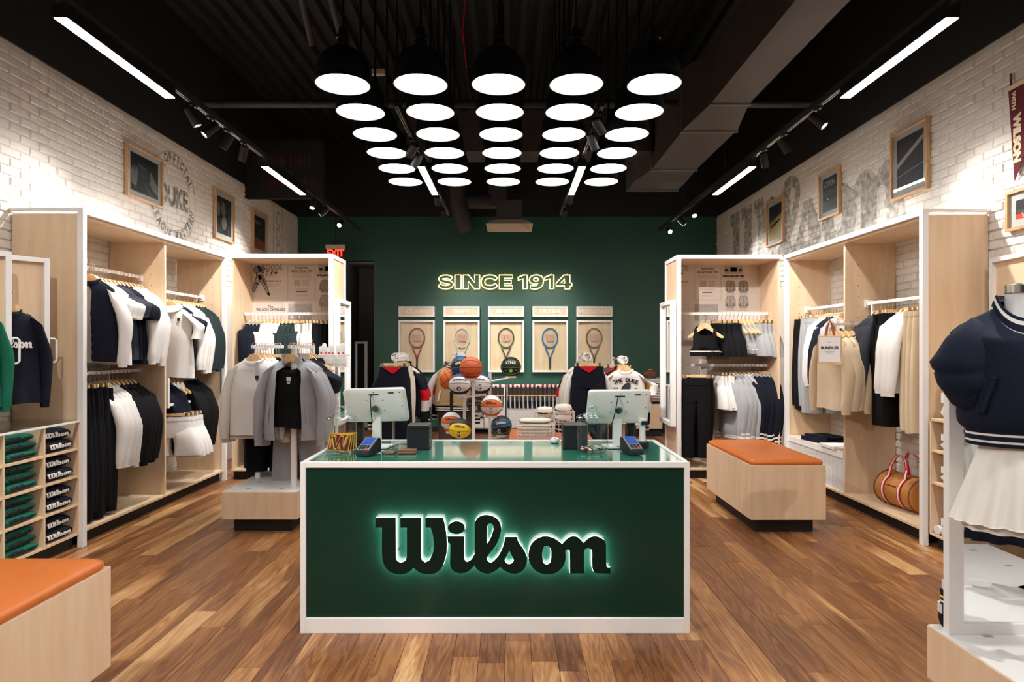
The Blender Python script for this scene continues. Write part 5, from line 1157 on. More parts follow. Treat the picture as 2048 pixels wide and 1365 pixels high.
t=thing('basket_stand','slim white wire stand holding the basket beside the side mirror','stand',(bl.x,bl.y+.0,0))
part('post',MB().box(-.012,.012,.085,.11,.03,bl.z+.1),M_white,t); part('foot',MB().box(-.13,.13,-.1,.12,0,.03),M_white,t)
mb=MB()
for z in (bl.z-.03,bl.z-.16,bl.z-.31): mb.tube([(.0,.09,z),(.0,-.06,z-.01),(.06,-.08,z+.01)],.003,6)
part('prongs',mb,M_white,t)
for i,z in enumerate((bl.z-.17,bl.z-.30)):
    t=thing('wrapped_pack',f'white wrapped pack hanging from the basket stand, {["upper","lower"][i]} one','pack',(bl.x+.03,bl.y-.05,z-.11),R(10)); part('pack',MB().loft([[(a*.03,b*.012,z_) for a,b in ((-1,-1),(1,-1),(1,1),(-1,1))] for z_ in (0,.03,.1)]+[[(a*.01,b*.004,.125) for a,b in ((-1,-1),(1,-1),(1,1),(-1,1))]]),fab('white'),t); part('red_label',MB().box(-.008,.008,-.014,-.012,.05,.07),M_red,t)
# bundle signs
def bundle(label,loc,rz):
    t=thing('bundle_sign',label,'sign',loc,rz)
    part('board',MB().box(-.1,.1,-.006,.006,-.26,0),M_birchd,t,bevel=.002); cd=part('card',MB().box(-.088,.088,-.0075,-.006,-.235,-.012),M_mount if False else mat('card_white',(238,236,234),.6,bump=(80,.03,.001)),t)
    part('lettering',onface(text_mb('BUNDLES',.034,.0016,.0003),(0,-.0085,-.11),(1,0,0),(0,0,1)),M_inkd,cd)
    part('print_lines',MB().box(-.04,.04,-.0083,-.0075,-.145,-.142).box(-.03,.03,-.0083,-.0075,-.158,-.155).box(-.015,.015,-.0083,-.0075,-.06,-.057),M_inkl,cd)
    part('strap',MB().tube([(-.035,0,-.005),(-.022,.0,.08),(0,.005,.135),(.022,.01,.08),(.035,.008,-.005)],.012,8,flat=.2),mat('strap_leather',(168,92,52),.5,bump=(120,.1,.001)),t,smooth=True)
bundle('birch framed bundles sign on a leather strap before the beige shirts',(2.86,5.84,1.62),R(-38))
bundle('birch framed bundles sign by the grey tops in the right far bay',(3.36,6.50,1.80),R(-20))
# ------------------------------------------------------------------ folded sweaters in the cubbies
def slab(w,d,h,n=10,seed=0):
    """folded garment: local x = out to viewer(front at x=0), y = width, z up; rounded front edge"""
    r=random.Random(seed); ph=r.random()*6; rings=[]; ny=13
    for i in range(ny):
        ty=i/(ny-1)*2-1; e=1-abs(ty)**6*.45; y=ty*w/2
        pr=[]
        for q in range(15):
            a=-pi/2+pi*q/14; pr.append((-h/2*e+h/2*e*cos(a)*1.25,h/2+h/2*e*sin(a)))
        pr.append((-d*.6,h*(.5+.5*e)+.012*cos(2*ty))); pr.append((-d,h*.9)); pr.append((-d,.004)); 
        rings.append([(x,y,z) for x,z in pr])
    return MB().loft(rings)
def drape_logo(w,h,size,z_off=.0):
    """script on the rounded front of a slab"""
    b=logo_mb(size,.0012); out=[]
    bm=bmesh.new(); tm=bpy.data.meshes.new('t'); tm.from_pydata(b.v,[],b.f); bm.from_mesh(tm); bpy.data.meshes.remove(tm)
    for k in range(-6,7): bmesh.ops.bisect_plane(bm,geom=bm.verts[:]+bm.edges[:]+bm.faces[:],plane_co=(0,k*size*.021,0),plane_no=(0,1,0))
    for k in range(-9,10): bmesh.ops.bisect_plane(bm,geom=bm.verts[:]+bm.edges[:]+bm.faces[:],plane_co=(k*size*.052,0,0),plane_no=(1,0,0))
    bm.verts.index_update(); b=MB().add([tuple(q.co) for q in bm.verts],[tuple(q.index for q in fc.verts) for fc in bm.faces]); bm.free()
    for x,y,z in b.v:
        s_=y/(h*.9)*1.1; a=max(-1.2,min(1.4,s_+.08)); e=1-abs(2*x/w)**6*.45; rr=h/2*e+.0022+max(0,z)*1.3
        out.append((-h/2*e+rr*cos(a)*1.25,x,h/2+rr*sin(a)))
    m=MB(); m.v=out; m.f=b.f; m.m=b.m; return m
SM={}
def folded(c,lc,label,loc,w,d,h,seed,rz):
    k=(c,w,h,seed%3)
    if k not in SM: SM[k]=(slab(w,d,h,seed=seed%3).mesh('folded_body',fab(c),True,1.3),drape_logo(w,h,w*.82).mesh('script_lettering',fab(lc) if lc=='white' else plain(lc)))
    t=thing('folded_sweater',label,'sweater',loc,rz,'folded sweaters in the cubbies'); link('body',SM[k][0],t); link('lettering',SM[k][1],t)
rows_z=[.756,.55,.334,.114]; rn=['top','second','third','bottom']; rf=random.Random(2)
for ri,z in enumerate(rows_z):
    zz=z
    for k in range(2):
        folded('navy','white',f'navy folded sweater with white script, {rn[ri]} row cubby, {["lower","upper"][k]} of two',(CX-.02-k*.012,4.72+rf.uniform(-.012,.012),zz),.29,.26,.084,k+ri,rf.uniform(-.04,.04)); zz+=.083
    zz=z
    for k in range(3):
        folded('green','navy',f'green folded sweater with navy script, {rn[ri]} row cubby, {["bottom","middle","top"][k]} of three',(CX-.02-k*.012,4.365+rf.uniform(-.012,.012),zz),.285,.26,.058,k+ri,rf.uniform(-.05,.05)); zz+=.057
    zz=z
    for k in range(3):
        folded('green','navy',f'green folded sweater, {rn[ri]} row of the cubby column nearest the camera, {["bottom","middle","top"][k]} one',(CX-.02,4.0,zz),.285,.26,.058,k+ri,0); zz+=.057
# sweatshirts on the swing panels
for pan,c,lc,lab in ((pan2,'navy','white','navy sweatshirt with white script on the left display panel'),(pan1,'green','navy','green sweatshirt on the display panel at the left edge')):
    q=Matrix.Rotation(ang,4,'Z'); loc=Vector(pan.location)+q@Vector((pw*.62,-.085,.74))
    g=hang('ls',c,1,loc,ang,lab,f'wooden hanger holding the {c} script sweatshirt',None,None)
    g.scale=(.86,.86,1.0)
    part('script_lettering',onface(logo_mb(.27,.0015),(0,-.073,-.33),(1,0,0),(0,0,1)),fab(lc) if lc=='white' else plain(lc),g); part('neck_label',MB().box(-.03,.03,-.01,-.004,-.118,-.098),M_red,g)
# folded pieces on the perforated box
t=thing('folded_trousers','black folded trousers lying on the perforated box shelf','trousers',(3.36,6.92,.508),R(12)); part('body',slab(.42,.28,.05,seed=1).xf(Matrix.Translation((.12,0,0))),fab('navy'),t,smooth=True,sharp=1.3); part('top_fold',slab(.36,.24,.03,seed=2).xf(Matrix.Translation((.10,.0,.045))),fab('navy'),t,smooth=True,sharp=1.3)
t=thing('folded_shirt','white folded shirt at the front of the perforated box shelf','shirt',(3.30,6.50,.508),R(0)); part('body',slab(.3,.28,.035,seed=1).xf(Matrix.Translation((.1,0,0))),fab('white'),t,smooth=True,sharp=1.3)
t.location.x=3.33
# duffel bag
p=Vector((3.42,5.62,.124)); t=thing('duffel_bag','cognac suede barrel duffel bag with red and white straps','bag',p,R(6)); r0=.145; Lb=.46
bm=MB().loft([[(-.0+rr*cos(2*pi*k/28)*1.05,y,r0+rr*sin(2*pi*k/28)*(1 if sin(2*pi*k/28)>-.2 else .98)) for k in range(28)] for y,rr in ((-Lb/2,.001),(-Lb/2,.12),(-Lb/2+.01,.143),(-Lb/2+.03,r0),(-.1,r0*1.02),(.1,r0*1.02),(Lb/2-.03,r0),(Lb/2-.01,.143),(Lb/2,.12),(Lb/2,.001))],cap0=False,cap1=False)
part('body',bm,M_suede,t,smooth=True,sharp=1.2)
part('piping',MB().tube([(.148*1.05*cos(2*pi*k/28),-Lb/2+.015,r0+.148*sin(2*pi*k/28)) for k in range(28)],.005,6,closed=True),M_brown,t); part('piping',MB().tube([(.148*1.05*cos(2*pi*k/28),Lb/2-.015,r0+.148*sin(2*pi*k/28)) for k in range(28)],.005,6,closed=True),M_brown,t)
part('zip',MB().box(-.012,.012,-.19,.19,r0*2-.0,r0*2+.006),M_brass,t); part('pocket_zip',MB().box(-.1505,-.147,-.06,.06,r0+.05,r0+.058),M_brass,t)
for s in (-1,1):
    pts=[]; 
    for k in range(9): a=R(-50+k*20) if False else R(200-k*14); pts.append((1.05*(r0+.004)*cos(a),s*.0,r0+(r0+.004)*sin(a)))
    def strap(m,w,off,nm):
        side=[]
        for a in range(235,120,-12): side.append((1.06*(r0+.005+off)*cos(R(a)),-.1,r0+(r0+.005+off)*sin(R(a))))
        arch=[(-.075,-.095,.345),(-.06,-.07,.40),(-.05,-.03,.44),(-.045,.02,.452),(-.05,.06,.44),(-.06,.085,.40),(-.075,.1,.345)]
        other=[(x,.1,z) for x,y,z in side[::-1]]
        pth=side+arch+other
        if s>0: pth=[(-x,y,z+ .02*(z>.33)) for x,y,z in pth]
        rings=[]
        for x,y,z in pth:
            rings.append([(x,y-w,z),(x,y+w,z),(x-.003*s*-1,y+w,z+.002),(x-.003*s*-1,y-w,z+.002)])
        return MB().loft(rings)
    st=part('handle_strap',strap(0,.02,0,''),fab('red'),t); part('white_stripe',strap(0,.009,.0028,''),fab('white'),st)
# ------------------------------------------------------------------ back wall
Yw=YB
def boxon(t,x0,x1,z0,z1,y0,y1,ox,oz): return MB().box(x0-ox,x1-ox,y0,y1,z0-oz,z1-oz)
names=['CLASH','SHIFT','BLADE','ULTRA','PRO STAFF']; us=[(797,869),(887,959),(976,1048),(1065,1136),(1153,1225)]
rc=[('red',(160,30,30)),('white',(222,214,208)),('olive green',(70,74,44)),('blue',(50,110,160)),('copper brown',(128,84,56))]
M_letp=mat('sign_letter_pale',(238,222,205),.5,bump=(60,.03,.001)); M_wred=mat('stencil_pink',(214,150,132),.7,bump=(90,.1,.001))
for i,(nm,(u0,u1)) in enumerate(zip(names,us)):
    Yf=11.48; x0,x1=P(u0,0,Yf).x,P(u1,0,Yf).x; cx=(x0+x1)/2
    for kind,v0,v1 in (('name',613,634),('case',641,745)):
        z1,z0=P(0,v0,Yf).z,P(0,v1,Yf).z; cz=(z0+z1)/2; f=.03
        t=thing('name_box' if kind=='name' else 'racket_case',(f'white framed birch name box lettered {nm.title()} on the green wall' if kind=='name' else f'white framed birch wall case with the {rc[i][0]} racket'),'sign' if kind=='name' else 'case',(cx,Yf,cz))
        w,h=x1-x0,z1-z0
        mb=MB().box(-w/2,-w/2+f,0,Yw-Yf,-h/2,h/2).box(w/2-f,w/2,0,Yw-Yf,-h/2,h/2).box(-w/2+f,w/2-f,0,Yw-Yf,-h/2,-h/2+f).box(-w/2+f,w/2-f,0,Yw-Yf,h/2-f,h/2)
        part('frame',mb,M_white,t,bevel=.002); dp=.012 if kind=='name' else .09
        part('back_board',MB().box(-w/2+f,w/2-f,dp,dp+.01,-h/2+f,h/2-f),M_birch,t)
        if kind=='name': part('lettering',onface(text_mb(nm,.105,.006,.004,1.15 if len(nm)<6 else 1.12),(0,dp-.004,0),(1,0,0),(0,0,1)),M_letp,t)
        else: part('front_glass',MB().box(-w/2+f,w/2-f,.004,.007,-h/2+f,h/2-f),M_glass,t)
    # racket standing off the case board
    z1=P(0,657,Yf).z; zt=z1; cyy=Yf+.055
    t=thing('tennis_racket',f'{rc[i][0]} tennis racket mounted in the {nm.title()} wall case','racket',(cx+.0,cyy,zt-.17))
    M_fr_=mat('racket_'+rc[i][0].replace(' ','_'),rc[i][1],.35,bump=(200,.02,.001)); hw,hh=.135,.17
    part('hoop',MB().tube([(hw*cos(2*pi*k/36),0,hh*sin(2*pi*k/36)) for k in range(36)],.0115,8,closed=True),M_fr_,t,smooth=True)
    mb=MB()
    for s in (-1,1): mb.tube([(s*hw*.62,0,-hh*.79),(s*.065,0,-.21),(s*.02,0,-.30),(s*.008,0,-.36)],[.011,.011,.011,.012],8)
    part('throat',mb,M_fr_,t,smooth=True); part('grip',MB().tube([(0,0,-.34),(0,0,-.36),(0,0,-.53),(0,0,-.545)],[.015,.0165,.0165,.019],10),mat('grip_dark',(44,42,42),.7,bump=(80,.2,.002)) if i!=1 else fab('white'),t,smooth=True)
    mb=MB(); 
    for k in range(-7,8):
        x=k*.0165; zz=hh*sqrt(max(0,1-(x/hw)**2))*.98; mb.box(x-.0006,x+.0006,-.0008,.0008,-zz,zz)
    for k in range(-9,10):
        z=k*.0165; xx=hw*sqrt(max(0,1-(z/hh)**2))*.98; mb.box(-xx,xx,-.0008,.0008,z-.0006,z+.0006)
    part('strings',mb,M_mount,t,kind='stuff')
    part('stencil_letter',onface(curve_mb([[(x,y) for x,y in [(( px-640)/1190*.17,-(py-650)/937*.13) for px,py in smooth_poly(W_)]]],.0006),(0,-.003,.0),(1,0,0),(0,0,1)),M_wred,t)
# neon year sign
t=thing('neon_sign','glowing yellow neon outline letters on the green wall','sign',(P(1010,0,11.5).x,11.5,P(0,564,11.5).z))
def cr(pts,sub=5):
    out=[]; V=[Vector(p) for p in pts]
    for i in range(len(V)-1):
        p0=V[max(i-1,0)]; p1=V[i]; p2=V[i+1]; p3=V[min(i+2,len(V)-1)]
        for k in range(sub):
            t_=k/sub; out.append(.5*((2*p1)+(p2-p0)*t_+(2*p0-5*p1+4*p2-p3)*t_**2+(3*p1-p0-3*p2+p3)*t_**3))
    return out+[V[-1]]
def stroke(pts,th,asp):
    V=[Vector((p[0]*asp,p[1])) for p in cr(pts)]; Lf=[]; Rt=[]
    for i,p in enumerate(V):
        d=(V[min(i+1,len(V)-1)]-V[max(i-1,0)]).normalized(); n=Vector((-d.y,d.x))*th/2; Lf.append(((p+n).x/asp,(p+n).y)); Rt.append(((p-n).x/asp,(p-n).y))
    return Lf+Rt[::-1]
GL={'S':[stroke([(.86,.74),(.72,.83),(.48,.87),(.22,.81),(.16,.68),(.3,.56),(.55,.5),(.8,.42),(.85,.28),(.7,.16),(.45,.13),(.2,.18),(.08,.28)],.25,1.13)],
'I':[[(0,0),(1,0),(1,1),(0,1)]],'N':[[(0,0),(.3,0),(.3,.55),(.68,0),(1,0),(1,1),(.7,1),(.7,.45),(.32,1),(0,1)]],
'C':[stroke([(.93,.68),(.78,.83),(.5,.87),(.22,.78),(.13,.5),(.22,.22),(.5,.13),(.78,.17),(.93,.32)],.26,1.19)],
'E':[[(0,0),(1,0),(1,.24),(.36,.24),(.36,.39),(.93,.39),(.93,.61),(.36,.61),(.36,.76),(1,.76),(1,1),(0,1)]],
'1':[[(.28,0),(1,0),(1,1),(.62,1),(.0,.82),(.0,.6),(.55,.72),(.55,.2),(.28,.2)] if False else [(.55,0),(1,0),(1,1),(.6,1),(.0,.82),(.0,.6),(.55,.73)]],
'9':[E(.46,.66,.46,.34,26)[0:0]+[(.07,.04),(.3,-.01),(.55,.0),(.8,.1),(.95,.3),(1,.55),(.97,.75),(.85,.92),(.62,1.0),(.38,1.0),(.15,.92),(.02,.76),(.0,.6),(.08,.44),(.25,.35),(.45,.34),(.62,.4),(.5,.25),(.3,.22),(.1,.26)],E(.47,.67,.17,.12,16)],
'4':[[(.55,0),(.88,0),(.88,.2),(1,.2),(1,.42),(.88,.42),(.88,1),(.5,1),(0,.4),(0,.2),(.55,.2)],[(.3,.42),(.55,.42),(.55,.72)]]}
kx=1300/11.5
for ch,a,b in (('S',465,572),('I',580,622),('N',637,748),('C',757,870),('E',882,972),('1',1010,1073),('9',1087,1185),('1',1192,1255),('4',1270,1378)):
    X0,X1=P(740+a*.29297,0,11.5).x,P(740+b*.29297,0,11.5).x; Z1,Z0=P(0,480+240*.29297,11.5).z,P(0,480+335*.29297,11.5).z; mb=MB()
    for l in GL[ch]:
        pts=[(x*(X1-X0)+X0-t.location.x,0,y*(Z1-Z0)+Z0-t.location.z) for x,y in l]; q=[pts[0]]
        for p_ in pts[1:]:
            if (Vector(p_)-Vector(q[-1])).length>.004: q.append(p_)
        mb.tube(q,.0095,6,closed=True)
    part('neon_letter',mb,M_neon,t)
mb=MB()
for k in range(9): mb.cyl((-1.1+k*.275,.0,.15),(-1.1+k*.275,.1,.15),.004,5)
part('standoff',mb,M_white,t)
# racket wall rack with grips upward
xa,xb,xm=P(925,0,11.2).x,P(1145,0,11.2).x,P(1012,0,11.2).x
t=thing('racket_rack','low white wall rack holding a row of tennis rackets grips upward','rack',((xa+xb)/2,11.2,0)); ox=(xa+xb)/2
zt=P(0,772,11.2).z; zb=P(0,816,11.2).z
for x0,x1 in ((xa,xm-.01),(xm+.01,xb)):
    a,b=x0-ox,x1-ox
    part('frame',MB().box(a,a+.025,-.02,.38,.05,zt).box(b-.025,b,-.02,.38,.05,zt).box(a+.025,b-.025,-.02,.0,zb-.03,zb).box(a+.025,b-.025,.36,.38,.05,zt).box(a+.025,b-.025,0,.36,zt-.03,zt-.015),M_white,t)
    m_=(a+b)/2
    for q0,q1 in ((a+.03,m_-.006),(m_+.006,b-.03)): part('drawer_front',MB().box(q0,q1,-.015,.0,.12,zb-.04),M_white,t,bevel=.003)
    part('bar',MB().box(a+.02,b-.02,-.055,-.035,P(0,791.5,11.2).z-.008,P(0,791.5,11.2).z+.008),M_birchd,t)
rk=random.Random(8)
cnt=0
for k in range(26):
    x=xa+.06+k*.0735
    if abs(x-xm)<.045 or x>xb-.04: continue
    cnt+=1
    cn=['red','white'][k%5==2]; t=thing('tennis_racket',f'tennis racket standing grip up in the low white rack, {nth(cnt-1)} from the left','racket',(x,11.17,zb),0,'rackets in the low white rack')
    part('grip',MB().tube([(0,0,.12),(0,0,zt-zb-.0)],[.017,.016],8),mat('grip_brown',(58,42,34),.7,bump=(80,.2,.002)),t); part('butt_cap',MB().cyl((0,-.004,zt-zb),(0,-.004,zt-zb+.03),.021,10),M_red if k%5!=2 else M_plastic,t)
    part('shaft',MB().box(-.022,.022,-.012,.012,.0,.125),fab('navy') if k%3 else fab('black'),t); part('sleeve_card',MB().box(.022,.034,-.02,.0,.0,.22),M_plastic,t)
# slatted tray tower and cupboard at right
x0,x1=P(1291,0,10.9).x,P(1325,0,10.9).x
t=thing('tray_tower','tall stack of thin white trays beside the right end of green wall','rack',((x0+x1)/2,10.9,P(0,803,10.9).z)); n=14; hh=P(0,757,10.9).z-P(0,803,10.9).z; w=(x1-x0)/2
for k in range(n): part('tray',MB().box(-w,w,0,.4,hh*k/n,hh*k/n+.013),M_white,t)
part('backing',MB().box(-w,w,.4,.41,0,hh),fab('green'),t); part('carcass',MB().box(-w,-w+.012,.02,.4,0,hh).box(w-.012,w,.02,.4,0,hh),M_white,t)
t=thing('wall_cupboard','plain birch cupboard under the white tray tower','cupboard',((x0+x1)/2-.15,10.95,P(0,858,10.95).z)); hh=P(0,809,10.95).z-P(0,858,10.95).z
part('body',MB().box(-.4,.3,.02,.45,0,hh),M_birch,t); part('door',MB().box(-.4,-.055,0,.02,0,hh),M_birch,t); part('door',MB().box(-.045,.3,0,.02,0,hh),M_birch,t); part('plinth',MB().box(-.4,.3,.06,.45,-t.location.z,0),M_blackm,t)
part('gap_filler',MB().box(-.4,.3,.06,.45,hh,P(0,803,10.9).z-t.location.z),M_blackm,t)  # shade of the open gap under the trays, given as a black block
p=P(1303,753,10.95); t=thing('football','brown leather football lying on the white tray tower','ball',(p.x,11.05,P(0,757,10.9).z+.001),R(20)); part('body',MB().loft([[(x,.07*sqrt(max(0,1-(x/.14)**2))*cos(2*pi*k/16),.07+.07*sqrt(max(0,1-(x/.14)**2))*sin(2*pi*k/16)) for k in range(16)] for x in (-.139,-.12,-.08,-.04,0,.04,.08,.12,.139)]),M_brown,t,smooth=True); part('laces',MB().box(-.04,.04,-.006,.006,.138,.144),M_white,t)
# ------------------------------------------------------------------ basketballs
def ball(label,u,v,Y,dia,cols,seam,spec=0,tilt=0,spin=0,logo=None,mark=None,text=None,cross=False,bands=(42,0,-42)):
    p=P(u,v,Y); t=thing('basketball',label,'basketball',p,0,'basketballs on the ball stand'); r=dia/2
    T=Matrix.Rotation(spin,4,'Y')@Matrix.Rotation(tilt,4,'X')
    b1,b2,b3=bands; phis=sorted(set([-180+q*12 for q in range(31)]+[b1,b2,b3,180-b1,-180-b3])); nx=20
    mb=MB(); vs=[]
    for i in range(nx+1):
        al=-pi/2+pi*i/nx; x=r*sin(al); rr=r*cos(al)
        for ph in phis[:-1]: vs.append((x,-rr*cos(R(ph)),rr*sin(R(ph))))
    n=len(phis)-1; fs=[]; ms=[]
    for i in range(nx):
        for j in range(n):
            fs.append((i*n+j,(i+1)*n+j,(i+1)*n+(j+1)%n,i*n+(j+1)%n)); c=(phis[j]+phis[j+1])/2
            ms.append(0 if c>b1 and c<180-b1 else 1 if b2<c<=b1 else 2 if b3<c<=b2 else 3)
    mb.add(vs,fs); mb.m=ms; mb.xf(T)
    ml=[]
    for c in cols: ml.append(mat('ball_'+c,COL.get(c,COL['grey']),.5,bump=(420,.5,.0015)))
    part('body',mb,ml,t,smooth=True,sharp=3)
    sm=MB()
    for ph in (b1,b2,b3): sm.tube([(r*1.002*sin(a),-r*1.002*cos(a)*cos(R(ph)),r*1.002*cos(a)*sin(R(ph))) for a in [-1.5+3*q/20 for q in range(21)]],.0022,5)
    if cross: sm.tube([(0,-r*1.002*cos(a),r*1.002*sin(a)) for a in [-1.6+3.2*q/20 for q in range(21)]],.0022,5)
    part('seam',sm.xf(T),plain(seam),t)
    def wrap(m,phc,xc=0):
        out=[]
        for x,y,z in m.v:
            a=(x+xc)/r; ph=R(phc)+y/r; rr=r+.0012+z; out.append((rr*sin(a),-rr*cos(a)*cos(ph),rr*cos(a)*sin(ph)))
        q=MB(); q.v=out; q.f=m.f; q.m=m.m; return q.xf(T)
    if logo: part('script_lettering',wrap(logo_mb(.115,.0006),logo[0]),plain(logo[1]),t)
    if text: 
        tm=text_mb(text[0],text[1],.0015,.0005,1.1); part('lettering',wrap(tm,text[2],text[4] if len(text)>4 else 0),plain(text[3]),t)
    if mark:
        kind,ph,c=mark[:3]; xc=mark[3] if len(mark)>3 else 0
        if kind=='fig': m=MB().add([(.014*math.copysign(abs(cos(2*pi*k/20))**.4,cos(2*pi*k/20)),.027*math.copysign(abs(sin(2*pi*k/20))**.4,sin(2*pi*k/20)),.0004) for k in range(20)],[tuple(range(20))])
        else: m=MB().add([(.024*cos(2*pi*k/18),.024*sin(2*pi*k/18),.0004) for k in range(18)],[tuple(range(18))])
        part('emblem',wrap(m,ph,xc),plain(c),t)
        if kind=='disc': part('emblem_detail',wrap(MB().add([(-.01,-.014,.0009),(.004,-.016,.0009),(.012,-.002,.0009),(.004,.014,.0009),(-.004,.002,.0009)],[(0,1,2,3,4)]),ph,xc),plain('white'),t)
        if kind=='fig': part('emblem_detail',wrap(MB().add([(-.009,-.02,.0009),(-.002,-.02,.0009),(.003,-.006,.0009),(.009,.008,.0009),(.003,.02,.0009),(-.002,.02,.0009),(-.001,.008,.0009),(-.006,.0,.0009)],[(0,1,2,3,4,5,6,7)]),ph,xc),plain('white' if c!='white' else 'navy'),t)
    if mark: part('print_lines',wrap(MB().box(-.075,-.045,-.002,.002,0,.0004).box(-.07,-.05,-.01,-.007,0,.0004).box(.045,.075,-.002,.002,0,.0004),ph,0),plain('grey'),t)
    return t,p,r
B=[]
B.append(ball('orange basketball on top of the stand, script at its underside',942,737,6.64,.238,('ball',)*4,'black',bands=(44,6,-26),logo=(-45,'black')))
B.append(ball('white and navy basketball with round blue emblem',919.3,770,7.0,.238,('blue','white','white','navy'),'black',text=('MINNESOTA',.024,30,'navy'),mark=('disc',-18,'blue'),bands=(52,12,-38)))
B.append(ball('white and blue basketball partly behind the stand post',961,769,7.15,.238,('blue','white','white','navy'),'black',logo=(30,'blue'),mark=('fig',-10,'navy'),bands=(58,14,-36)))
B.append(ball('blue and navy basketball behind the top orange one',923,733,7.3,.24,('blue','navy','blue','navy'),'lime',logo=(22,'white'),spin=R(-12)))
B.append(ball('orange basketball with crossed seams at the left of stand',899.6,760,7.4,.24,('orange',)*4,'black',cross=True,spin=R(-30)))
B.append(ball('dark green basketball with gold script behind the post',953.8,807,7.35,.24,('dkgreen',)*4,'tan',logo=(20,'tan'),mark=('fig',-22,'tan')))
B.append(ball('orange and white basketball on the right front arm',982.8,813,6.9,.23,('white','orange','white','orange'),'black',logo=(24,'black'),mark=('fig',-18,'black')))
B.append(ball('white and orange basketball behind the yellow one',903,845,7.1,.225,('white','orange','white','orange'),'charcoal',logo=(24,'navy')))
B.append(ball('yellow and black basketball on the lowest front arm',919.8,860,6.8,.24,('black','yell','yell','black'),'black',logo=(24,'black'),mark=('fig',-16,'black'),spin=R(4)))
B.append(ball('blue and navy basketball with green seams, lowest right',1003,852,7.2,.23,('navy','blue','navy','navy'),'lime',logo=(24,'white'),mark=('fig',-24,'white',-.03),spin=R(-8)))
B.append(ball('black basketball with green seams on the far right arm',1021.7,734.7,7.6,.24,('black',)*4,'lime',text=('LYNX',.042,28,'white'),mark=('disc',-18,'lime')))
t=thing('ball_stand','white metal stand with round cups holding the basketballs','stand',(B[0][1].x,6.7,0)); o=Vector(t.location)
posts=[(947,6.72),(980,7.2),(929,7.15)]; tops=[P(0,758,6.72).z,P(0,746,7.2).z,P(0,752,7.15).z]
for (u,y),z in zip(posts,tops): x=P(u,0,y).x; part('post',MB().box(x-.016-o.x,x+.016-o.x,y-.016-o.y,y+.016-o.y,0,z),M_white,t)
part('base',MB().box(-.36,.36,-.1,.75,0,.02),M_white,t)
own=[0,2,2,2,2,1,1,2,0,1,1]
for (bt,p,r),pi_ in zip(B,own):
    zc=p.z-r*.86-.024; part('cup',MB().lathe([(0,0),(.058,0),(.062,.004),(.062,.03),(.054,.03),(.05,.024)],20,(p.x-o.x,p.y-o.y,zc)),M_white,t,smooth=True)
    u,y=posts[pi_]; x=P(u,0,y).x
    part('arm',MB().tube([(p.x-o.x,p.y-o.y,zc+.004),(x-o.x,y-o.y,min(zc-.02,tops[pi_]-.01))],.011,6),M_white,t)
# baskets of folded hats on a low table
t=thing('low_table','low orange-brown table behind the counter carrying wire baskets','table',(.4,6.9,0)); part('top',MB().box(-.42,.42,-.32,.42,.57,.59),mat('table_rust',(196,104,60),.5,bump=(60,.05,.002)),t)
for x in (-.38,.38):
    for y in (-.28,.38): part('leg',MB().box(x-.02,x+.02,y-.02,y+.02,0,.57),M_white,t)
def cap_stack(name,label,loc,w,d,h,c,c2,rz=0):
    t=thing(name,label,'clothes',loc,rz)
    part('body',MB().loft([ring(w/2*k,d/2*k*1.0,z,24,5,.06,z*30,pw=.55) for k,z in ((.94,0),(1,h*.3),(.98,h*.6),(.85,h*.9),(.3,h))]),fab(c),t,smooth=True,sharp=1.2)
    part('stripe',MB().loft([ring(w/2*1.01,d/2*1.01,z,24,5,.06,z*30,pw=.55,dip=.02) for z in (h*.42,h*.56)],cap0=False,cap1=False),fab(c2),t); return t
ba=P(1071,874,6.62); wire_basket('front white wire basket of folded cream knits',(ba.x,6.72,.591),.37,.26,.13,9,4)
bb=P(1110,850,6.95); wire_basket('rear white wire basket of striped knits',(bb.x,7.08,.591),.42,.26,.23,10,5)
for k in range(5): cap_stack('folded_knit',f'cream folded knit with navy stripe in the front basket, {nth(k)} from bottom',(ba.x+(k%2)*.006,6.72,.597+k*.036),.33,.22,.04,'cream','navy' if k==4 else 'white')
for k in range(3):
    cap_stack('folded_knit',f'cream and navy knit in the rear basket left stack, {nth(k)} from bottom',(bb.x-.1,7.08,.597+k*.09),.18,.2,.09,'cream' if k else 'navy','navy' if k else 'white')
    cap_stack('folded_knit',f'cream and navy knit in the rear basket right stack, {nth(k)} from bottom',(bb.x+.1,7.08,.597+k*.1),.19,.2,.1,'cream' if k else 'black','navy' if k else 'white')
# ------------------------------------------------------------------ floor racks behind the counter
def frack(label,x,y0,y1,z):
    t=thing('clothes_rack',label,'rack',(x,(y0+y1)/2,0)); h=(y1-y0)/2
    part('rail',MB().cyl((0,-h,z),(0,h,z),.013,10),M_chrome,t)
    for s in (-1,1): part('post',MB().box(-.014,.014,s*h-.014,s*h+.014,.03,z+.02),M_white,t); part('foot',MB().box(-.25,.25,s*h-.02,s*h+.02,0,.03),M_white,t)
def disc(label,x,y,z,i):
    t=thing('size_disc',label,'marker',(x,y,z),R(12*(i%3)-8),'white size discs on the floor racks')
    n=20; part('disc',MB().loft([[(rr*cos(2*pi*k/n),yy,rr*sin(2*pi*k/n)) for k in range(n)] for rr,yy in ((.016,-.003),(.05,-.003),(.05,.003),(.016,.003))],cap0=False,cap1=False),M_white,t); part('size_print',MB().box(-.006,.006,-.004,-.003,.024,.042).box(-.03,-.02,-.004,-.003,.01,.025).box(.02,.03,-.004,-.003,-.02,-.008),M_inkd,t)
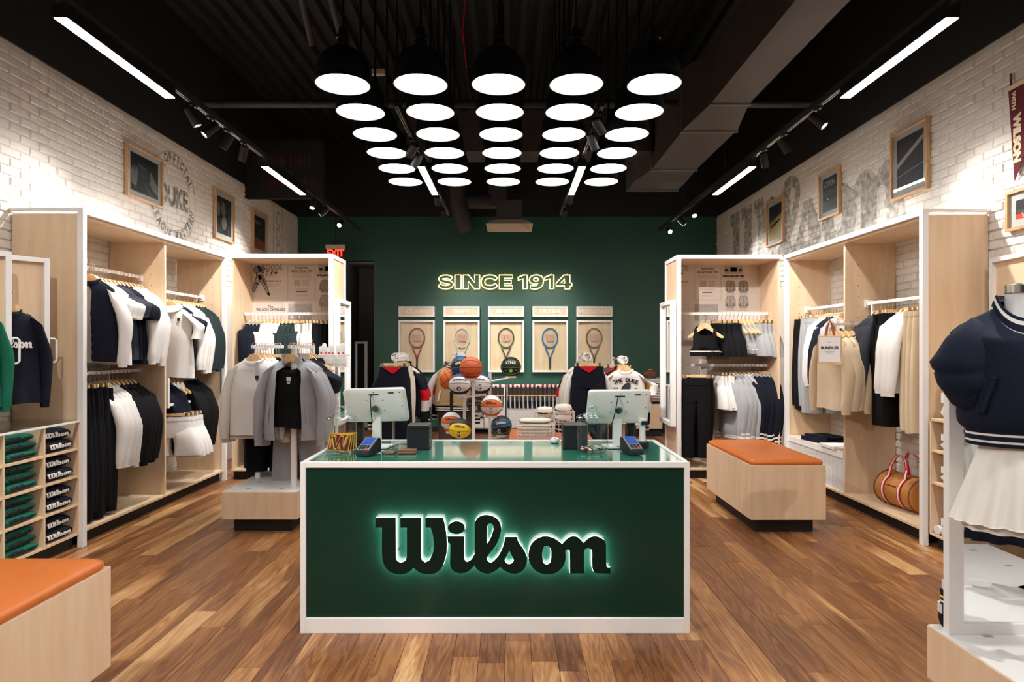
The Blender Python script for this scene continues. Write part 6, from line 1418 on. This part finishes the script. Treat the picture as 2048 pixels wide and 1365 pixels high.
def fset(nm,x,y0,y1,z,items,rz=0,step=.075):
    frack(f'chrome and white floor rack of {nm}',x,y0+.14,y1,z)
    g=row(items,(x,y0,z+.013),(0,step,0),rz,f'floor rack of {nm}')
    for i in range(4): disc(f'size disc on the rack of {nm}, {nth(i)} from front',x+.01*i,y0+.1+i*.13,z+.0,i)
    return g
fset('navy trousers and track jackets',-1.345,7.42,8.45,1.40,[('redpants','navy',1),('pants','cream',2),('track','navy',2),('track','cream',2),('track','navy',1) if False else ('jacket','black',2)],R(4),.1)
hang('varsity','tan',0,Vector((-.725,8.1,1.41)),R(-8),'tan quilted varsity jacket with white sleeves and striped hem, behind the basketballs','hanger of the tan quilted varsity jacket',None,None)
fset('varsity jackets and dark trousers',-.70,8.2,8.9,1.40,[('pants','brown',2),('track','cream',2)],0,.12)
fset('navy and red trousers',.90,7.6,8.6,1.40,[('redpants','navy',1),('ls','white',2),('ls','maroon',1),('jacket','cream',3),('track','white',1)],R(-4),.09)
fset('printed tees',1.36,7.75,8.7,1.36,[('duke','white',1),('ss','yellow',1),('ls','maroon',1),('track','navy',2),('ls','red',1),('pants','brown',2)],R(-3),.085)
# ------------------------------------------------------------------ mannequin with varsity jacket and white skirt
mx,my=1.925,2.44
mq=thing('mannequin','white headless torso mannequin with chrome neck cap on the right platform','mannequin',(mx,my,.339),R(-20))
M_mq=mat('mannequin_white',(228,226,226),.4,bump=(200,.02,.001))
zb=lambda z: z-.339
def bust(prof): return MB().loft([[(w*cos(2*pi*k/24),d*sin(2*pi*k/24)+cy,zb(z)) for k in range(24)] for z,w,d,cy in prof])
part('torso',bust([(.95,.15,.09,.0),(1.05,.155,.1,0),(1.2,.125,.085,0),(1.35,.14,.09,-.01),(1.45,.155,.085,-.01),(1.54,.15,.07,0),(1.60,.10,.055,.01),(1.64,.062,.055,.012),(1.70,.056,.054,.01),(1.722,.056,.054,.01)]),M_mq,mq,smooth=True,sharp=1.2)
part('neck_cap',bust([(1.720,.058,.056,.01),(1.722,.06,.058,.01),(1.752,.06,.058,.01),(1.756,.055,.053,.01)]),M_chrome,mq,smooth=True)
part('stand_pole',MB().cyl((.70,.03,0),(.70,.03,.70),.014,12).cyl((.70,.03,.69),(0,.0,.69),.01,8),M_chrome,mq); part('base_plate',rbox(.2,.2,.008,.02),M_white,mq,loc=(.70,.03,0))
jk=thing('varsity_jacket','navy varsity jacket with white striped collar and hem on the mannequin','jacket',(mx,my,1.16),R(-20)); nv=mat('jacket_navy',(12,21,40),.85,bump=(70,.25,.005),var=(7,.08),spec=.25); wv=fab('white')
zj=lambda z: z-1.16
rings=[]
for z,w,d,am in ((1.668,.092,.074,0),(1.652,.118,.088,0),(1.63,.162,.105,0),(1.605,.205,.118,0),(1.575,.238,.125,.0),(1.53,.225,.13,.02),(1.44,.208,.138,.05),(1.34,.21,.142,.06),(1.27,.216,.144,.07),(1.24,.214,.14,.07),(1.22,.205,.132,.06),(1.205,.187,.122,.04)):
    rings.append([(x,y,zj(z)-((z-1.53)*.75*max(0,-y/d) if z>1.53 else 0)) for x,y,_ in ring(w,d,0,40,6,am,1.2,pw=.85)])
part('body',MB().loft(rings,cap0=False,cap1=False),nv,jk,smooth=True,sharp=1.2)
hb=[(1.207,.184,.121),(1.198,.186,.122),(1.19,.187,.123),(1.182,.187,.123),(1.172,.187,.122),(1.164,.186,.122),(1.15,.183,.12)]
part('hem_band',MB().loft([ring(w,d,zj(z),40,pw=.85) for z,w,d in hb],cap0=False,cap1=False,ms=[0,1,0,0,1,0,0]),[nv,wv],jk,smooth=True,sharp=.6)
cb_=[(1.648,.104,.088,.07),(1.662,.102,.086,.068),(1.674,.099,.083,.066),(1.686,.096,.080,.064),(1.696,.093,.077,.062),(1.708,.089,.074,.06),(1.718,.084,.071,.058),(1.706,.077,.064,.056)]
part('collar',MB().loft([ring(w,d,zj(z),40,dip=dp*1.6,cy=.008) for z,w,d,dp in cb_],cap0=False,cap1=False,ms=[0,1,0,0,1,0,0,0]),[nv,wv],jk,smooth=True,sharp=.6)
for s in (-1,1):
    prof=[(1.60,.243,.17,.02),(1.588,.255,.15,.055),(1.565,.268,.13,.085),(1.53,.284,.118,.105),(1.495,.298,.11,.114),(1.462,.311,.108,.118),(1.435,.303,.108,.116),(1.424,.291,.112,.108),(1.412,.296,.112,.112),(1.375,.286,.115,.105),(1.357,.275,.115,.10),(1.347,.266,.118,.092),(1.335,.262,.12,.088),(1.305,.243,.12,.08),(1.288,.222,.12,.07),(1.278,.19,.13,.045)]
    rr=[]
    for z,xo,xi,d in prof:
        fr=.02*(1.6-z); d*=.82; rr.append([(s*((xo+xi)/2+(xo-xi)/2*cos(2*pi*k/24)),-.02-fr+d*sin(2*pi*k/24),zj(z)+.018*cos(2*pi*k/24)*(1 if 1.3<z<1.45 else 0)*sin(2*pi*k/24*1)-max(0,min(.032,(z-1.46)*.4))*cos(2*pi*k/24)) for k in range(24)])
    part('sleeve',MB().loft(rr),nv,jk,smooth=True,sharp=1.4)
    part('pocket_welt',MB().prism([(s*.125,zj(1.41)),(s*.14,zj(1.405)),(s*.178,zj(1.28)),(s*.163,zj(1.275))],lambda x,z,y:(x,-.142+.28*(abs(x)-.09)+y,z),.02),nv,jk)
part('placket',MB().box(-.012,.012,-.1465,-.13,zj(1.24),zj(1.5)),nv,jk)
sk=thing('tulle_skirt','white gathered tulle skirt on the mannequin below the jacket','skirt',(mx,my,1.16),R(-20)); tul=mat('tulle_white',(232,228,220),.8,bump=(40,.2,.004),spec=.2)
part('outer_layer',skirt(.30,.135,.235,z0=.0,pleats=19,d0=.105,d1=.155,amp=.10,seed=1,n=152),tul,sk,smooth=True,sharp=2); part('hem',skirt(.012,.235,.236,z0=-.298,pleats=19,d0=.155,d1=.156,amp=.1,seed=1,n=152) if False else MB().tube([(.235*sin(a)*(1+.03*sin(19*a+1)),-.155*cos(a)*(1+.1*sin(19*a+1)),-.3) for a in [2*pi*k/152 for k in range(152)]],.0022,5,closed=True),tul,sk)
part('under_layer',skirt(.33,.125,.20,z0=.0,pleats=13,d0=.095,d1=.13,amp=.1,seed=3,n=104),tul,sk,smooth=True,sharp=2)
# standing mirror on the platform, behind the mannequin
t=thing('standing_mirror','white framed mirror standing on the right platform behind the mannequin','mirror',(1.79,2.66,.339)); w,h=.60,1.07
part('frame',MB().box(0,.062,0,.035,0,h).box(w-.062,w,0,.035,0,h).box(.062,w-.062,0,.035,0,.045).box(.062,w-.062,0,.035,h-.045,h),M_white,t,bevel=.002); part('mirror_glass',MB().box(.062,w-.062,.012,.02,.045,h-.045),M_mirror,t)
# navy pleated skirt hanging nearer, seen in the mirror
hang('skirt','navy',1,Vector((2.47,2.2,1.05)),R(20),'navy pleated skirt hung in front of the mannequin platform mirror','clip hanger of the navy pleated skirt',None,None)
t=thing('skirt_stand','slim chrome stand holding the navy pleated skirt','stand',(2.47,2.2,.339)); part('pole',MB().cyl((.08,.06,0),(.08,.06,.72),.01),M_chrome,t); part('arm',MB().cyl((.08,.06,.711),(-.06,.0,.711),.006),M_chrome,t); part('base_plate',rbox(.2,.16,.008,.02),M_white,t)
# ------------------------------------------------------------------ socks
def sock(label,loc,rz,c1='white',c2='navy',c3='yell',h=.25,w=.075):
    t=thing('sock_pack',label,'socks',loc,rz,'sock packs by the right cabinet')
    pts=[(0,.0,h),(0,0,h*.62),(.002,0,h*.34),(.018,0,h*.16),(.045,0,.03)]
    mb=MB(); rings=[]
    for i,(x,y,z) in enumerate(pts):
        rr=[w*.38,w*.38,w*.4,w*.42,w*.3][i]; rings.append([(x-.01+rr*cos(2*pi*k/12),y+rr*.5*sin(2*pi*k/12),z+(.02*cos(2*pi*k/12) if i>2 else 0)) for k in range(12)])
    part('sock',MB().loft(rings,ms=[0,0,0,0,0]),fab(c1),t,smooth=True,sharp=1.3)
    part('stripe',MB().loft([[(-.01+w*.385*cos(2*pi*k/12),w*.2*sin(2*pi*k/12),z) for k in range(12)] for z in (h*.82,h*.88)],cap0=False,cap1=False),fab(c2),t); part('stripe',MB().loft([[(-.01+w*.385*cos(2*pi*k/12),w*.2*sin(2*pi*k/12),z) for k in range(12)] for z in (h*.70,h*.76)],cap0=False,cap1=False),plain(c3),t)
    part('wrap_card',MB().box(-w*.42,w*.36,-w*.24,w*.24,h*.40,h*.64),M_plastic,t)
    part('hang_tab',MB().box(-w*.3,w*.22,-.001,.001,h*.95,h*1.25),M_plastic,t)
k=0
for z,cs in ((.985,('white','red','black')),(.745,('white','black','yell')),(.504,('white','navy','yell')),(.115,('white','navy','lime'))):
    for j in range(3):
        y=4.80-j*.13; nmz={.985:'top board',.745:'upper shelf',.504:'middle shelf',.115:'bottom shelf'}[z]
        sock(f'white sock pack, {cs[1]} stripe, {nmz} of sock cabinet, {nth(j)} from far end',(3.215,y,z+.0),R(90),*cs,h=.2 if z!=.985 else .3,w=.09); k+=1
for j in range(3):
    t=thing('rolled_socks',f'white rolled socks with dark script, {nth(j)} of the pile at bottom shelf front','socks',(3.20,4.86-j*.09,.116),0,'rolled socks'); part('roll',MB().loft([[(x,.04*cos(2*pi*k/14),.035+.033*sin(2*pi*k/14)) for k in range(14)] for x in (-.02,0,.1,.12)]),fab('white'),t,smooth=True); part('band',MB().tube([(.02,.041*cos(2*pi*k/14),.035+.034*sin(2*pi*k/14)) for k in range(14)],.003,5,closed=True),plain('black'),t)
# wire hook rack on the end panel, and hanging sock packs
t=thing('wire_hook_rack','small white wire hook rack on the end of the right cabinet','rack',(3.30,4.955,1.30))
mb=MB()
for z in (0,.05,.1): mb.tube([(-.06,.02,z),(-.06,-.11,z),(.1,-.11,z),(.1,.02,z)],.003,6)
mb.tube([(-.06,-.11,0),(-.06,-.11,.1)],.003,6)
part('wires',mb,M_white,t)
for j in range(2):
    sock(f'white sock pack hanging below the wire hook rack, {nth(j)} from left',(3.27+j*.1,4.84,1.0),R(0),'white','black','red',h=.26,w=.11)
for j in range(3):
    sock(f'black sock pack on the back corner of right platform, {nth(j)} from left',(1.765+j*.05 if False else 1.815+j*.045,2.735-j*.0,.34),R(70),'navy','yell','white',h=.16,w=.06)
